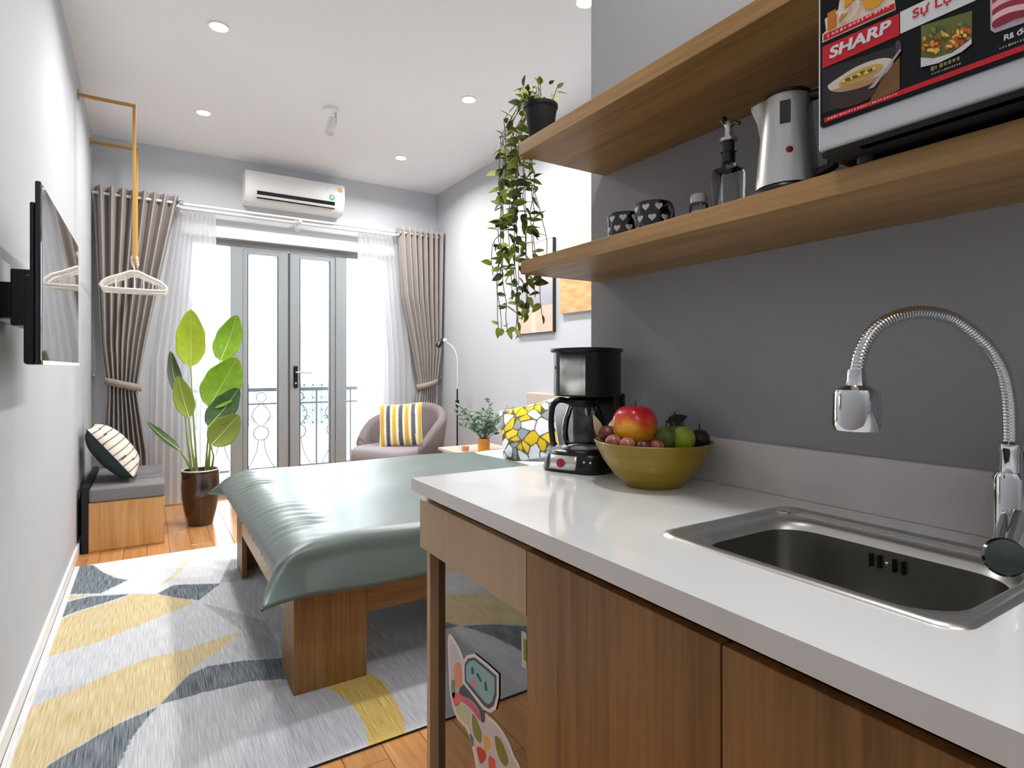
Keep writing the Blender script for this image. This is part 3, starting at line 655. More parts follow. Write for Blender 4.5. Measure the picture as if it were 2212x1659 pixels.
# microwave
mwX = .778; MT = 1.388
mw = thing('microwave', 'silver microwave oven with a black and red printed door on the lower shelf', 'microwave', (.95, .2, MT))
my0, my1 = -.03, onX(1766, 200, mwX).y; mz0 = 1.404; mz1 = 1.646
B().box(mwX + .012, XK - .02, my0, my1, mz0, mz1, .006).out('casing', flat('silver_paint', (186, 190, 194), .35, metal=.3), mw)
for cx, cy in ((mwX + .05, my1 - .04), (1.03, my1 - .04), (mwX + .05, my0 + .04), (1.03, my0 + .04)): B().lathe([(.012, 0), (.014, .017)], (cx, cy, MT), 14).out('foot', M['black'], mw)
B().box(mwX + .003, XK - .02, my0 + .004, my1 - .004, mz0 - .006, mz0 + .001, .001).out('bottom_plate', M['black_matte'], mw)
B().box(mwX, mwX + .012, my0, my1, mz0 + .002, mz1, .004).out('front_frame', flat('silver_front', (196, 202, 206), .3, metal=.2), mw)
B().box(mwX + .004, mwX + .02, my0 + .03, my1 - .05, mz0 - .006, mz0 + .003, .001).out('vent_lip', M['darkseal'], mw)
def mpx(L): return pxX(L, mwX)
def plate(L, m, nm, lift=0, sm=0):
    P = mpx(L); P = smoothpoly(P, sm) if sm else P
    return plateX(P, mwX - lift * .0006, m, nm, mw, .0005)
def mvp(u0, v0, u): return v0 + (u - u0) * (v0 - HYP) / (u0 - 321.0)     # follow a level line of the door
BK = flat('print_black', (14, 18, 20), .3, spec=.25); RD = flat('print_red', (196, 22, 36), .3); WH = flat('print_white', (214, 216, 220), .3); GR = flat('print_grey', (150, 152, 154), .3)
pz1 = mz1 - .004; yb = my0 + .03; ya = onX(1773, 200, mwX).y; pz0 = onX(1773, 279, mwX).z
plateX([(a, b) for a, b in rrect(yb, ya + .0006, pz0 - .0012, pz1 + .0012, .006, 5)], mwX, flat('print_edge', (150, 158, 162), .3), 'printed_panel_edge', mw, .0004)
plateX([(a, b) for a, b in rrect(yb, ya, pz0, pz1, .006, 5)], mwX - .0004, BK, 'printed_panel', mw, .0006)
LF = 2
plate([(1778, 102), (1944, 30), (1944, 77), (1778, 149)], RD, 'banner', LF)
u2 = 2400
plate([(1946, mvp(1946, 27, 1946)), (u2, mvp(1946, 27, u2)), (u2, mvp(1946, 74, u2)), (1946, 74)], WH, 'banner', LF)
def mtext(s, ul, vt, vb, ur, m, lift=3, nm='lettering', **k):
    a = onX(ul, vb, mwX); b = onX(ul, vt, mwX); c = onX(ur, vb, mwX)
    ty = MX(Vector((mwX - lift * .0006, a.y, a.z)), (0, -1, 0), (0, 0, 1), (-1, 0, 0))
    return text(nm, s, ty, a.y - c.y, b.z - a.z, m, mw, **k)
mtext('SHARP', 1793, 104, 129, 1927, WH, bold=.035, shear=.12)
mtext('Sự Lựa', 1973, 22, 47, 2076, RD, bold=.012)
def small(ul, ur, vc, hh, m, lift, n, seed=1):
    random.seed(seed); q = B(); u = ul; st = (ur - ul) / n
    for i in range(n):
        w_ = st * random.uniform(.35, .8); a = mvp(ul, vc, u); b_ = mvp(ul, vc, u + w_); k = hh * random.uniform(.7, 1.1)
        q.prism([(mwX - lift * .0006, p[0], p[1]) for p in mpx([(u, a - k / 2), (u + w_, b_ - k / 2), (u + w_, b_ + k / 2), (u, a + k / 2)])], (-.0004, 0, 0)); u += st
    q.out('small_print', m, mw, smooth=False, kind='stuff')
# numerals with ribbon, top left
GD = flat('print_gold', (222, 156, 30), .35); OR = flat('print_orange', (196, 112, 22), .35)
plate([(1778, 75), (1786, 68), (1783, 42), (1812, 22), (1815, 2), (1850, -30), (1928, -60), (1936, 22), (1778, 93)], flat('print_cream', (226, 208, 190)), 'badge_border', LF)
plate([(1781, 76), (1934, 8), (1934, 20), (1781, 89)], RD, 'ribbon', LF + 1)
mtext('1', 1790, 30, 68, 1808, OR, LF + 2, 'numeral', bold=.05); mtext('30', 1815, -22, 56, 1922, GD, LF + 2, 'numeral', bold=.05)
small(1790, 1928, 80, 6, flat('print_pink', (240, 160, 160)), LF + 3, 15)
for cu, cv, rr in ((1818, 30, 11), (1856, 6, 8)):
    plate([(cu + (rr if i % 2 == 0 else rr * .35) * cos(pi * i / 4), cv + (rr if i % 2 == 0 else rr * .35) * sin(pi * i / 4)) for i in range(8)], WH, 'star', LF + 4)
# soup photo
plate([(1778, 152), (1945, 95), (1945, 194), (1778, 246)], flat('photo_dark', (34, 30, 34), .2), 'photo_field', LF)
plate([(1880, 222), (1905, 165), (1945, 125), (1945, 194)], flat('photo_brown', (120, 82, 44), .25), 'photo_table', LF + .5, 0)
plate([(1795, 202), (1840, 194), (1900, 172), (1880, 214), (1810, 236)], flat('photo_umber', (58, 36, 34), .25), 'photo_shadow', LF + .7, 3)
def ell(cu, cv, a, b, ang, n=22): return [(cu + a * cos(t) * cos(ang) - b * sin(t) * sin(ang), cv + a * cos(t) * sin(ang) + b * sin(t) * cos(ang)) for t in [2 * pi * i / n for i in range(n)]]
plate([(1790, 188), (1800, 178), (1850, 146), (1900, 128), (1928, 128), (1930, 140), (1910, 165), (1880, 184), (1830, 198), (1800, 198)], flat('photo_bowl', (206, 196, 186)), 'soup_bowl', LF + 1, 3)
plate(ell(1862, 163, 52, 12, R(-24)), flat('photo_soup', (190, 160, 80)), 'soup', LF + 2); plate([(1800, 196), (1870, 176), (1915, 160), (1880, 184), (1830, 197)], flat('photo_tan', (178, 132, 88)), 'bowl_side', LF + 2)
for i in range(9): plate(ell(1826 + 8 * i, 178 - 3.6 * i + random.uniform(-3, 3), 6, 3, R(-20)), flat('photo_greens', (96, 96, 30)) if i % 2 else flat('photo_noodle', (222, 196, 88)), 'garnish', LF + 3)
plate([(1948, 108), (1950, 111), (1892, 190), (1878, 194), (1888, 184)], flat('photo_spoon', (170, 166, 170)), 'spoon', LF + 4)
plate([(1937, 92), (1946, 90), (1949, 108), (1940, 116)], flat('photo_purple', (74, 50, 66)), 'onion', LF + 1.5, 3)
# pasta photo
plate([(1991, 57), (2101, 24), (2101, 94), (1992, 146)], flat('photo_salad', (96, 104, 44)), 'photo_field', LF)
for i in range(60):
    s_, t = random.random(), random.random() ** .8; u = 1995 + 102 * s_; v = 62 - 28 * s_ + 8 + t * 50
    c = random.choice([(224, 130, 36), (214, 168, 54), (186, 70, 32), (226, 196, 90), (200, 104, 30)]) if t > .35 else random.choice([(104, 116, 40), (130, 134, 60), (70, 88, 34), (200, 168, 66)])
    plate(ell(u, v, random.uniform(4, 8), random.uniform(3, 5), random.random() * 3, 8), flat('food_%d_%d_%d' % c, c), 'food_piece', LF + 1 + i * .02)
plate([(1992, 126), (2020, 128), (2060, 116), (2101, 86), (2101, 97), (2080, 114), (2030, 138), (1992, 147)], flat('photo_plate', (204, 204, 214)), 'plate_rim', LF + 3)
small(2012, 2078, 150, 9, flat('print_khaki', (150, 142, 96)), LF, 7, 2); small(2014, 2078, 161, 4, GR, LF, 12, 3)
# bacon photo
plate([(2140, -30), (2300, -80), (2300, 20), (2150, 72), (2141, 66)], flat('photo_ice', (196, 176, 192)), 'photo_field', LF)
for a, c in ((0, (150, 44, 60)), (1, (224, 178, 190)), (2, (142, 40, 56)), (3, (226, 190, 196)), (4, (132, 34, 48))):
    o_ = a * 13; plate([(2148, -4 + o_), (2180, -22 + o_), (2230, -34 + o_), (2290, -60 + o_), (2290, -48 + o_), (2230, -20 + o_), (2190, -8 + o_), (2150, 10 + o_)], flat('meat_%d' % a, c), 'meat_strip', LF + 1 + a * .2, 3)
mtext('Rã đông', 2170, 76, 93, 2245, WH, LF, bold=.02); small(2160, 2250, 106, 5, GR, LF, 14, 4)
plate([(1782, 256), (u2, mvp(1782, 256, u2)), (u2, mvp(1782, 266, u2)), (1782, 266)], RD, 'red_stripe', LF)
small(1790, 1942, 258, 4, flat('print_pink', (240, 160, 160)), LF + 1, 24, 5)

# kettle
kt = thing('electric_kettle', 'brushed steel electric kettle with a black handle on the lower shelf', 'kettle', (.955, .600, MT))
kc = (.955, .600, MT)
B().lathe([(.062, 0), (.066, .004), (.066, .014), (.060, .02), (.001, .02)], kc, 32).out('base', M['black'], kt)
kp = [(.060, .022), (.0595, .04), (.056, .08), (.051, .13), (.048, .17), (.0475, .20)]
q = B().lathe(kp + [(.045, .206), (.001, .208)], kc, 40)
# spout pulled out towards the far side
sd = Vector((-.35, .94, 0)).normalized()
for v in q.bm.verts:
    r_ = v.co - Vector(kc); h_ = r_.z; hor = Vector((r_.x, r_.y, 0))
    if h_ > .12 and hor.length > .02:
        d_ = hor.normalized().dot(sd)
        if d_ > .86: v.co += sd * .026 * ((d_ - .86) / .14) * max(0, (h_ - .135) / .07) ** 1.3
q.out('body', M['steel'], kt)
B().lathe([(.046, .207), (.045, .214), (.03, .219), (.001, .22)], kc, 32).out('lid', M['black'], kt)
hd = Vector((.25, -.97, 0)); kcv = Vector(kc)
B().tube([kcv + hd * .045 + Vector((0, 0, .20)), kcv + hd * .075 + Vector((0, 0, .20)), kcv + hd * .092 + Vector((0, 0, .17)), kcv + hd * .092 + Vector((0, 0, .10)), kcv + hd * .085 + Vector((0, 0, .05)), kcv + hd * .058 + Vector((0, 0, .04))], .011, 14).out('handle', M['black'], kt)
lv = Vector((-.88, -.48, 0)); pw = kcv + lv * .0495 + Vector((0, 0, .163))
B().box(-.002, .004, -.010, .010, -.022, .022, .001, mx=Matrix.Translation(pw) @ Matrix.Rotation(atan2(lv.y, lv.x), 4, 'Z')).out('water_gauge', M['black_gloss'], kt)
lv2 = Vector((-.80, -.60, 0)); B().ball(kcv + lv2 * .0535 + Vector((0, 0, .085)), .007).out('indicator', flat('kettle_red', (150, 30, 36), .3), kt)
q = B().tube([kcv + hd * .06 + Vector((-.01, 0, .008)), kcv + Vector((-.045, -.09, .004)), kcv + Vector((-.02, -.13, .004))], .0035, 8); q.out('power_cord', M['black'], kt)

KS = .80; KP = Vector((.893, .566, MT))
for o in kt.children:                                  # built oversize above; brought to its real size on the shelf edge
    for v in o.data.vertices: v.co = v.co * KS
kt.location = KP

# oil bottle
bt = thing('oil_bottle', 'tall clear glass oil bottle with a flip pourer between jar and kettle', 'bottle', (.93, .700, MT))
bc = (.93, .708, MT)
B().lathe([(.023, 0), (.0245, .003), (.0245, .090), (.022, .098), (.011, .104), (.0095, .108), (.0095, .128), (.012, .131)], bc, 40, sq=6).out('glass_body', M['thinglass'], bt)
B().lathe([(.010, .112), (.0108, .118), (.0108, .150), (.001, .150)], bc, 20).out('cork', flat('dark_cork', (38, 40, 42), .4), bt)
B().lathe([(.016, .150), (.016, .156), (.008, .158), (.006, .178), (.008, .182), (.007, .188), (.001, .189)], bc, 20).out('pourer', M['steel'], bt)
q = B().tube([(bc[0] - .002, bc[1] + .004, MT + .185), (bc[0] - .004, bc[1] + .010, MT + .197)], .006); q.out('flip_cap', M['black'], bt)
B().tube([(bc[0], bc[1] - .004, MT + .178), (bc[0] - .002, bc[1] - .016, MT + .182), (bc[0] - .002, bc[1] - .026, MT + .176)], .003).out('flip_lever', M['dark_chrome'], bt)
jr = thing('salt_jar', 'small clear glass jar with a pale lid left of the oil bottle', 'jar', (.93, .775, MT))
jc = (.93, .778, MT)
B().lathe([(.016, 0), (.018, .003), (.018, .045), (.015, .052)], jc, 24).out('glass_body', M['thinglass'], jr); B().lathe([(.0165, .050), (.0165, .064), (.014, .068), (.001, .069)], jc, 24).out('lid', flat('pale_lid', (206, 204, 206), .25), jr)
B().lathe([(.014, .004), (.015, .035), (.001, .036)], jc, 20).out('salt', flat('salt', (214, 214, 216), .8), jr)

# cups
def heart(cx, cz, r, n=16): return [(cx + r * .062 * 16 * sin(t) ** 3, cz + r * .062 * (13 * cos(t) - 5 * cos(2 * t) - 2 * cos(3 * t) - cos(4 * t))) for t in [2 * pi * i / n for i in range(n)]]
cup = thing('mug', 'black mug with white hearts and handle, nearer the glass jar', 'mug', (.935, .905, MT), group='black heart mugs')
B().lathe([(.030, 0), (.036, .004), (.040, .02), (.040, .078), (.0385, .08), (.037, .078), (.037, .008), (.001, .006)], (.935, .905, MT), 32).out('body', M['black_gloss'], cup)
hq = B()
for row in range(3):
    for i in range(9):
        a0 = 2 * pi * (i + (row % 2) * .5) / 9
        P = heart(0, 0, .0085)
        hq.prism([(.935 + .0402 * cos(a0 + p / .04), .905 + .0402 * sin(a0 + p / .04), MT + .020 + row * .023 + b) for p, b in P], (.0006 * cos(a0), .0006 * sin(a0), 0))
hq.out('white_hearts', flat('heart_white', (232, 232, 232), .3), cup, smooth=False, kind='stuff')
hdir = Vector((-.15, -.98, 0)); c0 = Vector((.935, .905, MT + .04))
B().tube([c0 + hdir * .038 + Vector((0, 0, .024)), c0 + hdir * .055 + Vector((0, 0, .026)), c0 + hdir * .064 + Vector((0, 0, .008)), c0 + hdir * .060 + Vector((0, 0, -.014)), c0 + hdir * .038 + Vector((0, 0, -.022))], .0045, 10, sm=5).out('handle', flat('mug_handle', (40, 40, 42), .15, coat=.5), cup)
dup(cup, (.945, 1.005, MT), R(100), 'black mug with white hearts, last on the lower shelf')

# coffee maker
ccx, ccy = .962, 1.165; cf = thing('coffee_maker', 'black and steel drip coffee maker with glass carafe at the counter end', 'coffee maker', (ccx, ccy, CT), rz=atan2(-.40, -.92) + R(90))
def cq(): return B()
# local frame: front is -Y
def plan(w, d0, d1, r, z, n=6): return [(a, b, z) for a, b in rrect(-w / 2, w / 2, d0, d1, r, n)]
def loft2(rings, caps=True):
    q = B(); t = bmesh.new(); V = [[t.verts.new(p) for p in r] for r in rings]
    for a, b in zip(V, V[1:]):
        n = len(a)
        for i in range(n): t.faces.new((a[i], a[(i + 1) % n], b[(i + 1) % n], b[i]))
    if caps: t.faces.new(V[-1]); t.faces.new(V[0][::-1])
    bmesh.ops.recalc_face_normals(t, faces=t.faces[:]); q.join(t); return q
loft2([plan(.17, -.105, .085, .05, 0), plan(.176, -.108, .088, .05, .004), plan(.168, -.10, .086, .05, .042), plan(.15, -.085, .084, .05, .052)]).out('base', M['black'], cf, world=False)
B().lathe([(.055, .052), (.056, .055), (.001, .056)], (0, -.02, 0), 28).out('warming_plate', M['steel'], cf, world=False)
loft2([plan(.15, .045, .088, .02, .05), plan(.15, .045, .088, .02, .19)]).out('rear_column', M['black'], cf, world=False)
loft2([plan(.160, -.085, .092, .072, .186), plan(.160, -.085, .092, .072, .298)]).out('upper_housing', M['black'], cf, world=False)
# steel jacket over the front of the housing
def jack(s_, t):
    a = R(-184) + R(150) * s_; r_ = .0815
    return Vector((r_ * cos(a), -.005 + r_ * sin(a), .190 + .104 * t))
B().grid(40, 1, jack).out('steel_jacket', M['steel'], cf, world=False, solid=.001)
loft2([plan(.168, -.092, .092, .076, .297), plan(.176, -.096, .094, .078, .301), plan(.172, -.094, .093, .077, .307), plan(.12, -.06, .06, .05, .309)]).out('lid', M['black'], cf, world=False)
cg = B().lathe([(.040, .058), (.050, .062), (.056, .080), (.057, .10), (.052, .13), (.043, .155), (.038, .165), (.040, .172)], (0, -.02, 0), 36, caps=False).out('carafe', M['thinglass'], cf, world=False)
B().lathe([(.042, .168), (.043, .176), (.035, .183), (.001, .184)], (0, -.02, 0), 28).out('carafe_lid', M['black'], cf, world=False)
B().lathe([(.0405, .160), (.0408, .168)], (0, -.02, 0), 28, caps=False).out('carafe_band', M['black'], cf, world=False)
hdv = Vector((-.62, -.78, 0)).normalized(); hc = Vector((0, -.02, 0))
B().tube([hc + hdv * .040 + Vector((0, 0, .172)), hc + hdv * .065 + Vector((0, 0, .176)), hc + hdv * .083 + Vector((0, 0, .162)), hc + hdv * .088 + Vector((0, 0, .12)), hc + hdv * .084 + Vector((0, 0, .075)), hc + hdv * .078 + Vector((0, 0, .062))], .0075, 12, sm=6).out('handle', M['black'], cf, world=False)
cpn = B(); cpn.grid(12, 1, lambda s_, t: Vector((-.05 + .075 * s_, -.1085 - .001 + .004 * (s_ - .5) ** 2 * 4 + .006 * t, .008 + .034 * t)))
cpn.out('control_panel', M['steel'], cf, world=False, solid=.002)
B().lathe([(.011, 0), (.011, .003), (.001, .004)], n=22, mx=Matrix.Translation((-.016, -.108, .024)) @ Matrix.Rotation(R(90), 4, 'X')).out('power_switch', flat('switch_red', (150, 22, 34), .25), cf, world=False)
for a in (.045, .062): B().lathe([(.003, 0), (.003, .002), (.001, .002)], n=12, mx=Matrix.Translation((a, -.102, .030)) @ Matrix.Rotation(R(80), 4, 'X')).out('button', M['chrome'], cf, world=False)
B().lathe([(.004, 0), (.004, .001), (.0005, .001)], n=14, mx=Matrix.Translation((-.058, -.0645, .258)) @ Matrix.Rotation(R(-45), 4, 'Z') @ Matrix.Rotation(R(90), 4, 'X')).out('emblem', M['black'], cf, world=False)

# fruit bowl
bx_, by_ = .940, .912
B().lathe([(.001, 0), (.060, 0), (.063, .004), (.085, .024), (.108, .055), (.122, .082), (.128, .097), (.1265, .099), (.124, .097), (.118, .080), (.104, .055), (.082, .028), (.055, .010), (.001, .008)], (bx_, by_, CT), 56).out('fruit_bowl', M['bowl'], label='mustard yellow ceramic bowl holding fruit on the countertop', cat='bowl')
def along(dr_, dd, z): # right / away offsets from the bowl centre as seen from the kitchen aisle
    f = Vector((sin(YAW + R(13.7)), cos(YAW + R(13.7)), 0)); r = Vector((f.y, -f.x, 0)); return Vector((bx_, by_, CT + z)) + r * dr_ + f * dd
fm = attrmat('red_yellow_skin', .3, coat=.3)
c = along(-.038, -.02, .133)
ap = thing('red_apple', 'large red and yellow apple on top of the bowl', 'fruit', c)
def apf(v):
    r_ = sqrt(v.x ** 2 + v.y ** 2); th = atan2(r_, v.z); k = 1 - .22 * exp(-(th / .45) ** 2) - .1 * exp(-((pi - th) / .4) ** 2); return v * k * (1 + .02 * cos(5 * atan2(v.y, v.x)))
o = B().ball(c, .049, (1, 1, 1.0), 40, 28, fn=apf).out('body', fm, ap); fv = (Vector((0, 0, CAMZ)) - c).normalized(); rv = Vector((0, 0, 1)).cross(fv).normalized()
def apc(v):
    n = noise.noise(v * 40) * .25; a = v.normalized(); t = a.z + n + .25 * noise.noise(Vector((a.x * 14, a.y * 14, a.z * 2)))
    y_ = exp(-((a.dot(rv) + .35) ** 2 + (a.z + .15) ** 2) / .22); t += -.9 * y_ + .5
    t = max(0, min(1, t)); return (232 * (1 - t) + 190 * t, 170 * (1 - t) + 30 * t, 40 * (1 - t) + 40 * t)
setcol(o, apc)
B().tube([c + Vector((0, 0, .036)), c + Vector((.004, 0, .052))], .0015, 6).out('stem', flat('twig', (70, 50, 34), .7), ap)
c = along(-.062, .045, .112)
pc = thing('pale_apple', 'pale yellow apple half hidden behind the large red apple', 'fruit', c)
B().ball(c, .040, (1, 1, .92), 28, 20, fn=apf).out('body', flat('pale_apple_skin', (216, 202, 170), .4, var=(.15, 20)), pc)
def fruit(nm, lab, cat_, dr_, dd, z, r, sc, col, stem=True, fn=None, var=.2, rot=None, group=None, rough=.4, vs=30):
    c = along(dr_, dd, z); t = thing(nm, lab, 'fruit', c, group=group)
    B().ball(c, r, sc, 22, 16, fn=fn, mx=rot).out('skin', flat('%s_%d_%d_%d' % ((nm,) + col), col, rough, var=(var, vs), bump=(.3, 60)), t)
    if stem: B().tube([c + Vector((0, 0, r * sc[2] * .95)), c + Vector((.002, .002, r * sc[2] + .012))], .0014, 6).out('stem', flat('dark_twig', (40, 36, 34), .7), t)
    return t
fruit('lime', 'bright ribbed green lime right of centre in the bowl', 'fruit', .062, -.04, .106, .025, (1, 1, 1.08), (150, 168, 52), fn=lambda v: v * (1 + .03 * cos(8 * atan2(v.y, v.x))))
fruit('guava', 'dull green guava beside the bright ribbed lime', 'fruit', .028, -.045, .108, .024, (.95, .95, 1.1), (86, 106, 44), var=.45)
fruit('plum', 'dark purple plum at the right end of the bowl', 'fruit', .098, .0, .103, .022, (1, 1, 1), (48, 26, 30))
LY = [(-.098, -.02, .112, .019, 'red brown lychee highest at the left end of the bowl'), (-.082, -.058, .099, .017, 'small pink lychee at the bowl rim below the highest lychee'), (-.052, -.075, .096, .017, 'pinkish lychee at the rim left of the apple base'),
      (-.018, -.085, .093, .016, 'dark red lychee in front of the apple'), (.008, -.078, .093, .016, 'rosy lychee at the rim left of the guava'), (.052, .05, .118, .018, 'brown lychee behind the guava with the leaf')]
cols = [(110, 52, 40), (160, 96, 88), (164, 104, 96), (84, 34, 34), (150, 84, 84), (120, 72, 62)]
for (a, b, z, r_, lab), c_ in zip(LY, cols): fruit('lychee', lab, 'fruit', a, b, z, r_, (1, 1, .95), c_, stem=False, group='lychees in the bowl', var=.4, vs=90)
fruit('lime', 'green lime with a long dark stem behind the guava', 'fruit', .050, .01, .105, .024, (1, 1, 1), (110, 132, 48))
B().tube([along(.052, .01, .125), along(.05, .01, .145), along(.046, .01, .160)], .0018, 6).out('fruit_stalk', flat('dark_twig', (40, 36, 34), .7), label='long dark stalk sticking up between the green fruit', cat='stalk')
def leafmesh(L_, W_, bend=.2, fold=.25, nu=6, nv=12, tip=1.6):
    def f(s_, t):
        x = (s_ - .5) * 2; w_ = W_ / 2 * (sin(pi * min(1, t ** .75)) ** .8) * (1 - .15 * t); 
        return Vector((x * w_, L_ * t, abs(x) * w_ * fold - bend * L_ * t * t))
    return f
def leaf_at(q, base, d, up, L_, W_, bend=.2, fold=.25, nu=4, nv=7):
    d = Vector(d).normalized(); up = Vector(up); x = d.cross(up).normalized(); u_ = x.cross(d)
    f = leafmesh(L_, W_, bend, fold); base = Vector(base)
    q.grid(nu, nv, lambda s_, t: base + x * f(s_, t).x + d * f(s_, t).y + u_ * f(s_, t).z)
for (a, b, z, dx, dz, lab, mm) in ((-.115, -.02, .105, -.3, .9, 'pale dry leaf standing at the left end of the bowl', (176, 160, 128)), (.03, .04, .135, .9, .25, 'dark green leaf behind the large red apple', (34, 46, 34))):
    q = B(); leaf_at(q, along(a, b, z), (dx * .8, -.2 - dx * .4, dz), (0, -1, .2), .05, .026); q.out('fruit_leaf', flat('fruitleaf%d' % mm[0], mm, .5), label=lab, cat='leaf', solid=.0006)

# hanging plant
hp = thing('trailing_plant', 'trailing variegated vine in a black pot on the upper shelf end', 'plant', (.86, 1.19, 1.684))
pc_ = (.836, 1.192, 1.684)
B().lathe([(.001, 0), (.027, 0), (.029, .003), (.040, .076), (.0425, .078), (.0425, .086), (.040, .087), (.038, .078), (.001, .076)], pc_, 28).out('pot', M['black_matte'], hp)
random.seed(21)
VM = [M['vineleaf'], M['vineleaf2'], M['vineleaf3']]
stems = []
for i in range(13):
    ex = random.uniform(.80, .895); ey = 1.262 + random.uniform(.02, .10)
    zb = random.choice([1.62, 1.50, 1.42, 1.36, 1.30, 1.27, 1.25, 1.24]) if i > 3 else (1.245, 1.30, 1.26, 1.34)[i]
    st = [Vector(pc_) + Vector((random.uniform(-.02, .02), .01, .08)), Vector((ex * .5 + .43, 1.235, 1.79 + random.uniform(.0, .05))), Vector((ex, ey, 1.76 + random.uniform(-.03, .03)))]
    z = st[-1].z; cx, cy = ex, ey
    while z > zb:
        z -= .035; cx += random.uniform(-.006, .006); cy += random.uniform(-.006, .006); st.append(Vector((cx, max(1.27, cy), z)))
    stems.append(st)
# a side loop nearer the wall
stems.append([Vector((.875, 1.29, 1.60)), Vector((.89, 1.285, 1.56)), Vector((.905, 1.28, 1.50)), Vector((.918, 1.28, 1.45)), Vector((.915, 1.285, 1.40)), Vector((.90, 1.29, 1.36)), Vector((.885, 1.30, 1.33))])
stems.append([Vector((.835, 1.33, 1.50)), Vector((.80, 1.36, 1.46)), Vector((.79, 1.36, 1.42)), Vector((.79, 1.36, 1.39))])
for st in stems:
    q = B().tube(st, .0011, 5, sm=3); q.out('vine', M['vinestem'], hp)
def vleaf(base, d, L_, m):
    q = B(); leaf_at(q, base, d, (random.uniform(-.5, .5), random.uniform(-1, .2), random.uniform(0, 1)), L_, L_ * .55, random.uniform(-.1, .4), .3)
    q.out('leaf', m, hp, solid=.0005)
cnt = 0
for st in stems[::-1]:
    acc = 0
    for a, b in zip(st[1:], st[2:]):
        for k in range(1 if random.random() > .45 or (a.z + b.z) / 2 < 1.34 else 2):
            if cnt >= 258: break
            t = random.random(); p = a.lerp(b, t); an = random.uniform(0, 2 * pi)
            d = Vector((cos(an), sin(an) * .6, random.uniform(-1.0, .4)))
            vleaf(p, d, random.uniform(.026, .042), random.choices(VM, (5, 3, 3))[0]); cnt += 1
for st in stems: vleaf(st[-1], (random.uniform(-.6, .6), random.uniform(-.5, .3), -1), .03, random.choice(VM))
for i in range(24):
    an = random.uniform(0, 2 * pi); h_ = random.uniform(.02, .05)
    b0 = Vector(pc_) + Vector((.025 * cos(an), .025 * sin(an), .08)); tip = b0 + Vector((.015 * cos(an), .02 * sin(an), h_))
    if i % 3 == 0: B().tube([b0, tip], .001, 5).out('vine', M['vinestem'], hp)
    vleaf(tip, (cos(an), sin(an), random.uniform(-.2, 1)), random.uniform(.018, .03), random.choice(VM))
b0 = Vector(pc_) + Vector((-.02, .02, .08)); q = B().tube([b0, b0 + Vector((-.012, .012, .03)), b0 + Vector((-.012, .012, .06))], .001, 5); q.out('vine', M['vinestem'], hp); vleaf(b0 + Vector((-.012, .012, .06)), (.1, 0, 1), .03, M['vineleaf3'])

# ================================================================== BEDROOM
# rug
RX0, RX1, RY0, RY1 = -.346, 2.30, 1.648, 4.0
def P0(L): return [(onZ(u, v, 0).x, onZ(u, v, 0).y) for u, v in L]
WHT, PY, YL, DK, LG, MG, LB = (236, 236, 238), (232, 222, 196), (214, 192, 132), (78, 92, 103), (200, 203, 208), (168, 172, 178), (186, 190, 198)
rug_shapes = [
    (WHT, [(170, 1224), (202, 1222), (330, 1200), (520, 1170), (505, 1235), (476, 1262), (376, 1266), (339, 1285), (222, 1286), (276, 1257), (222, 1239)]),
    (PY, [(388, 1217), (412, 1210), (380, 1250), (350, 1268), (330, 1270), (375, 1245)]),
    (MG, [(500, 1210), (560, 1215), (545, 1258), (470, 1270)]), (LG, [(476, 1262), (545, 1256), (575, 1345), (490, 1318), (437, 1302)]),
    (MG, [(437, 1306), (490, 1320), (572, 1345), (612, 1425), (540, 1428), (524, 1368), (470, 1330)]),
    (LB, [(600, 1425), (620, 1300), (920, 1225), (930, 1440), (800, 1466), (640, 1505)]),
    (LG, [(355, 1526), (437, 1501), (485, 1491), (546, 1476), (607, 1472), (560, 1560), (500, 1660), (258, 1700), (282, 1604), (315, 1560)]),
    (LB, [(610, 1470), (700, 1480), (754, 1523), (791, 1579), (795, 1604), (700, 1660), (500, 1700), (560, 1560)]),
    (DK, [(165, 1224), (202, 1224), (222, 1239), (246, 1251), (276, 1256), (217, 1285), (149, 1287), (120, 1287)]), (YL, [(149, 1290), (193, 1289), (139, 1303), (110, 1303)]),
    (DK, [(130, 1308), (193, 1292), (281, 1287), (222, 1307), (173, 1322), (134, 1337), (100, 1345)]),
    (YL, [(100, 1352), (134, 1342), (173, 1324), (227, 1309), (256, 1300), (286, 1286), (334, 1287), (369, 1291), (415, 1300), (415, 1309), (369, 1326), (308, 1351), (222, 1388), (161, 1407), (100, 1424), (60, 1432)]),
    (DK, [(339, 1286), (376, 1267), (476, 1264), (430, 1300), (381, 1295)]),
    (YL, [(-60, 1610), (52, 1541), (108, 1515), (174, 1489), (217, 1469), (278, 1443), (325, 1424), (391, 1411), (480, 1380), (524, 1368), (473, 1410), (424, 1442), (406, 1461), (375, 1495), (347, 1526), (282, 1552), (187, 1606), (108, 1656), (60, 1690), (-40, 1760)]),
    (DK, [(108, 1657), (195, 1604), (260, 1567), (341, 1532), (315, 1560), (282, 1604), (258, 1659), (230, 1730), (0, 1760)]),
    (DK, [(347, 1526), (406, 1463), (449, 1444), (522, 1432), (607, 1426), (680, 1424), (680, 1474), (607, 1472), (546, 1476), (485, 1491), (437, 1501), (400, 1513)]),
    ((214, 178, 40), [(690, 1484), (750, 1455), (800, 1460), (825, 1474), (852, 1515), (871, 1554), (878, 1600), (795, 1620), (791, 1579), (776, 1547), (754, 1523), (725, 1500)]),
]
rshapes = []
for c_, L_ in rug_shapes:
    P = P0(L_); rshapes.append((np.array(lin(c_)), np.array(P)))
nx, ny = 420, 420
gx, gy = np.meshgrid(np.linspace(RX0, RX1, nx + 1), np.linspace(RY0, RY1, ny + 1), indexing='ij')
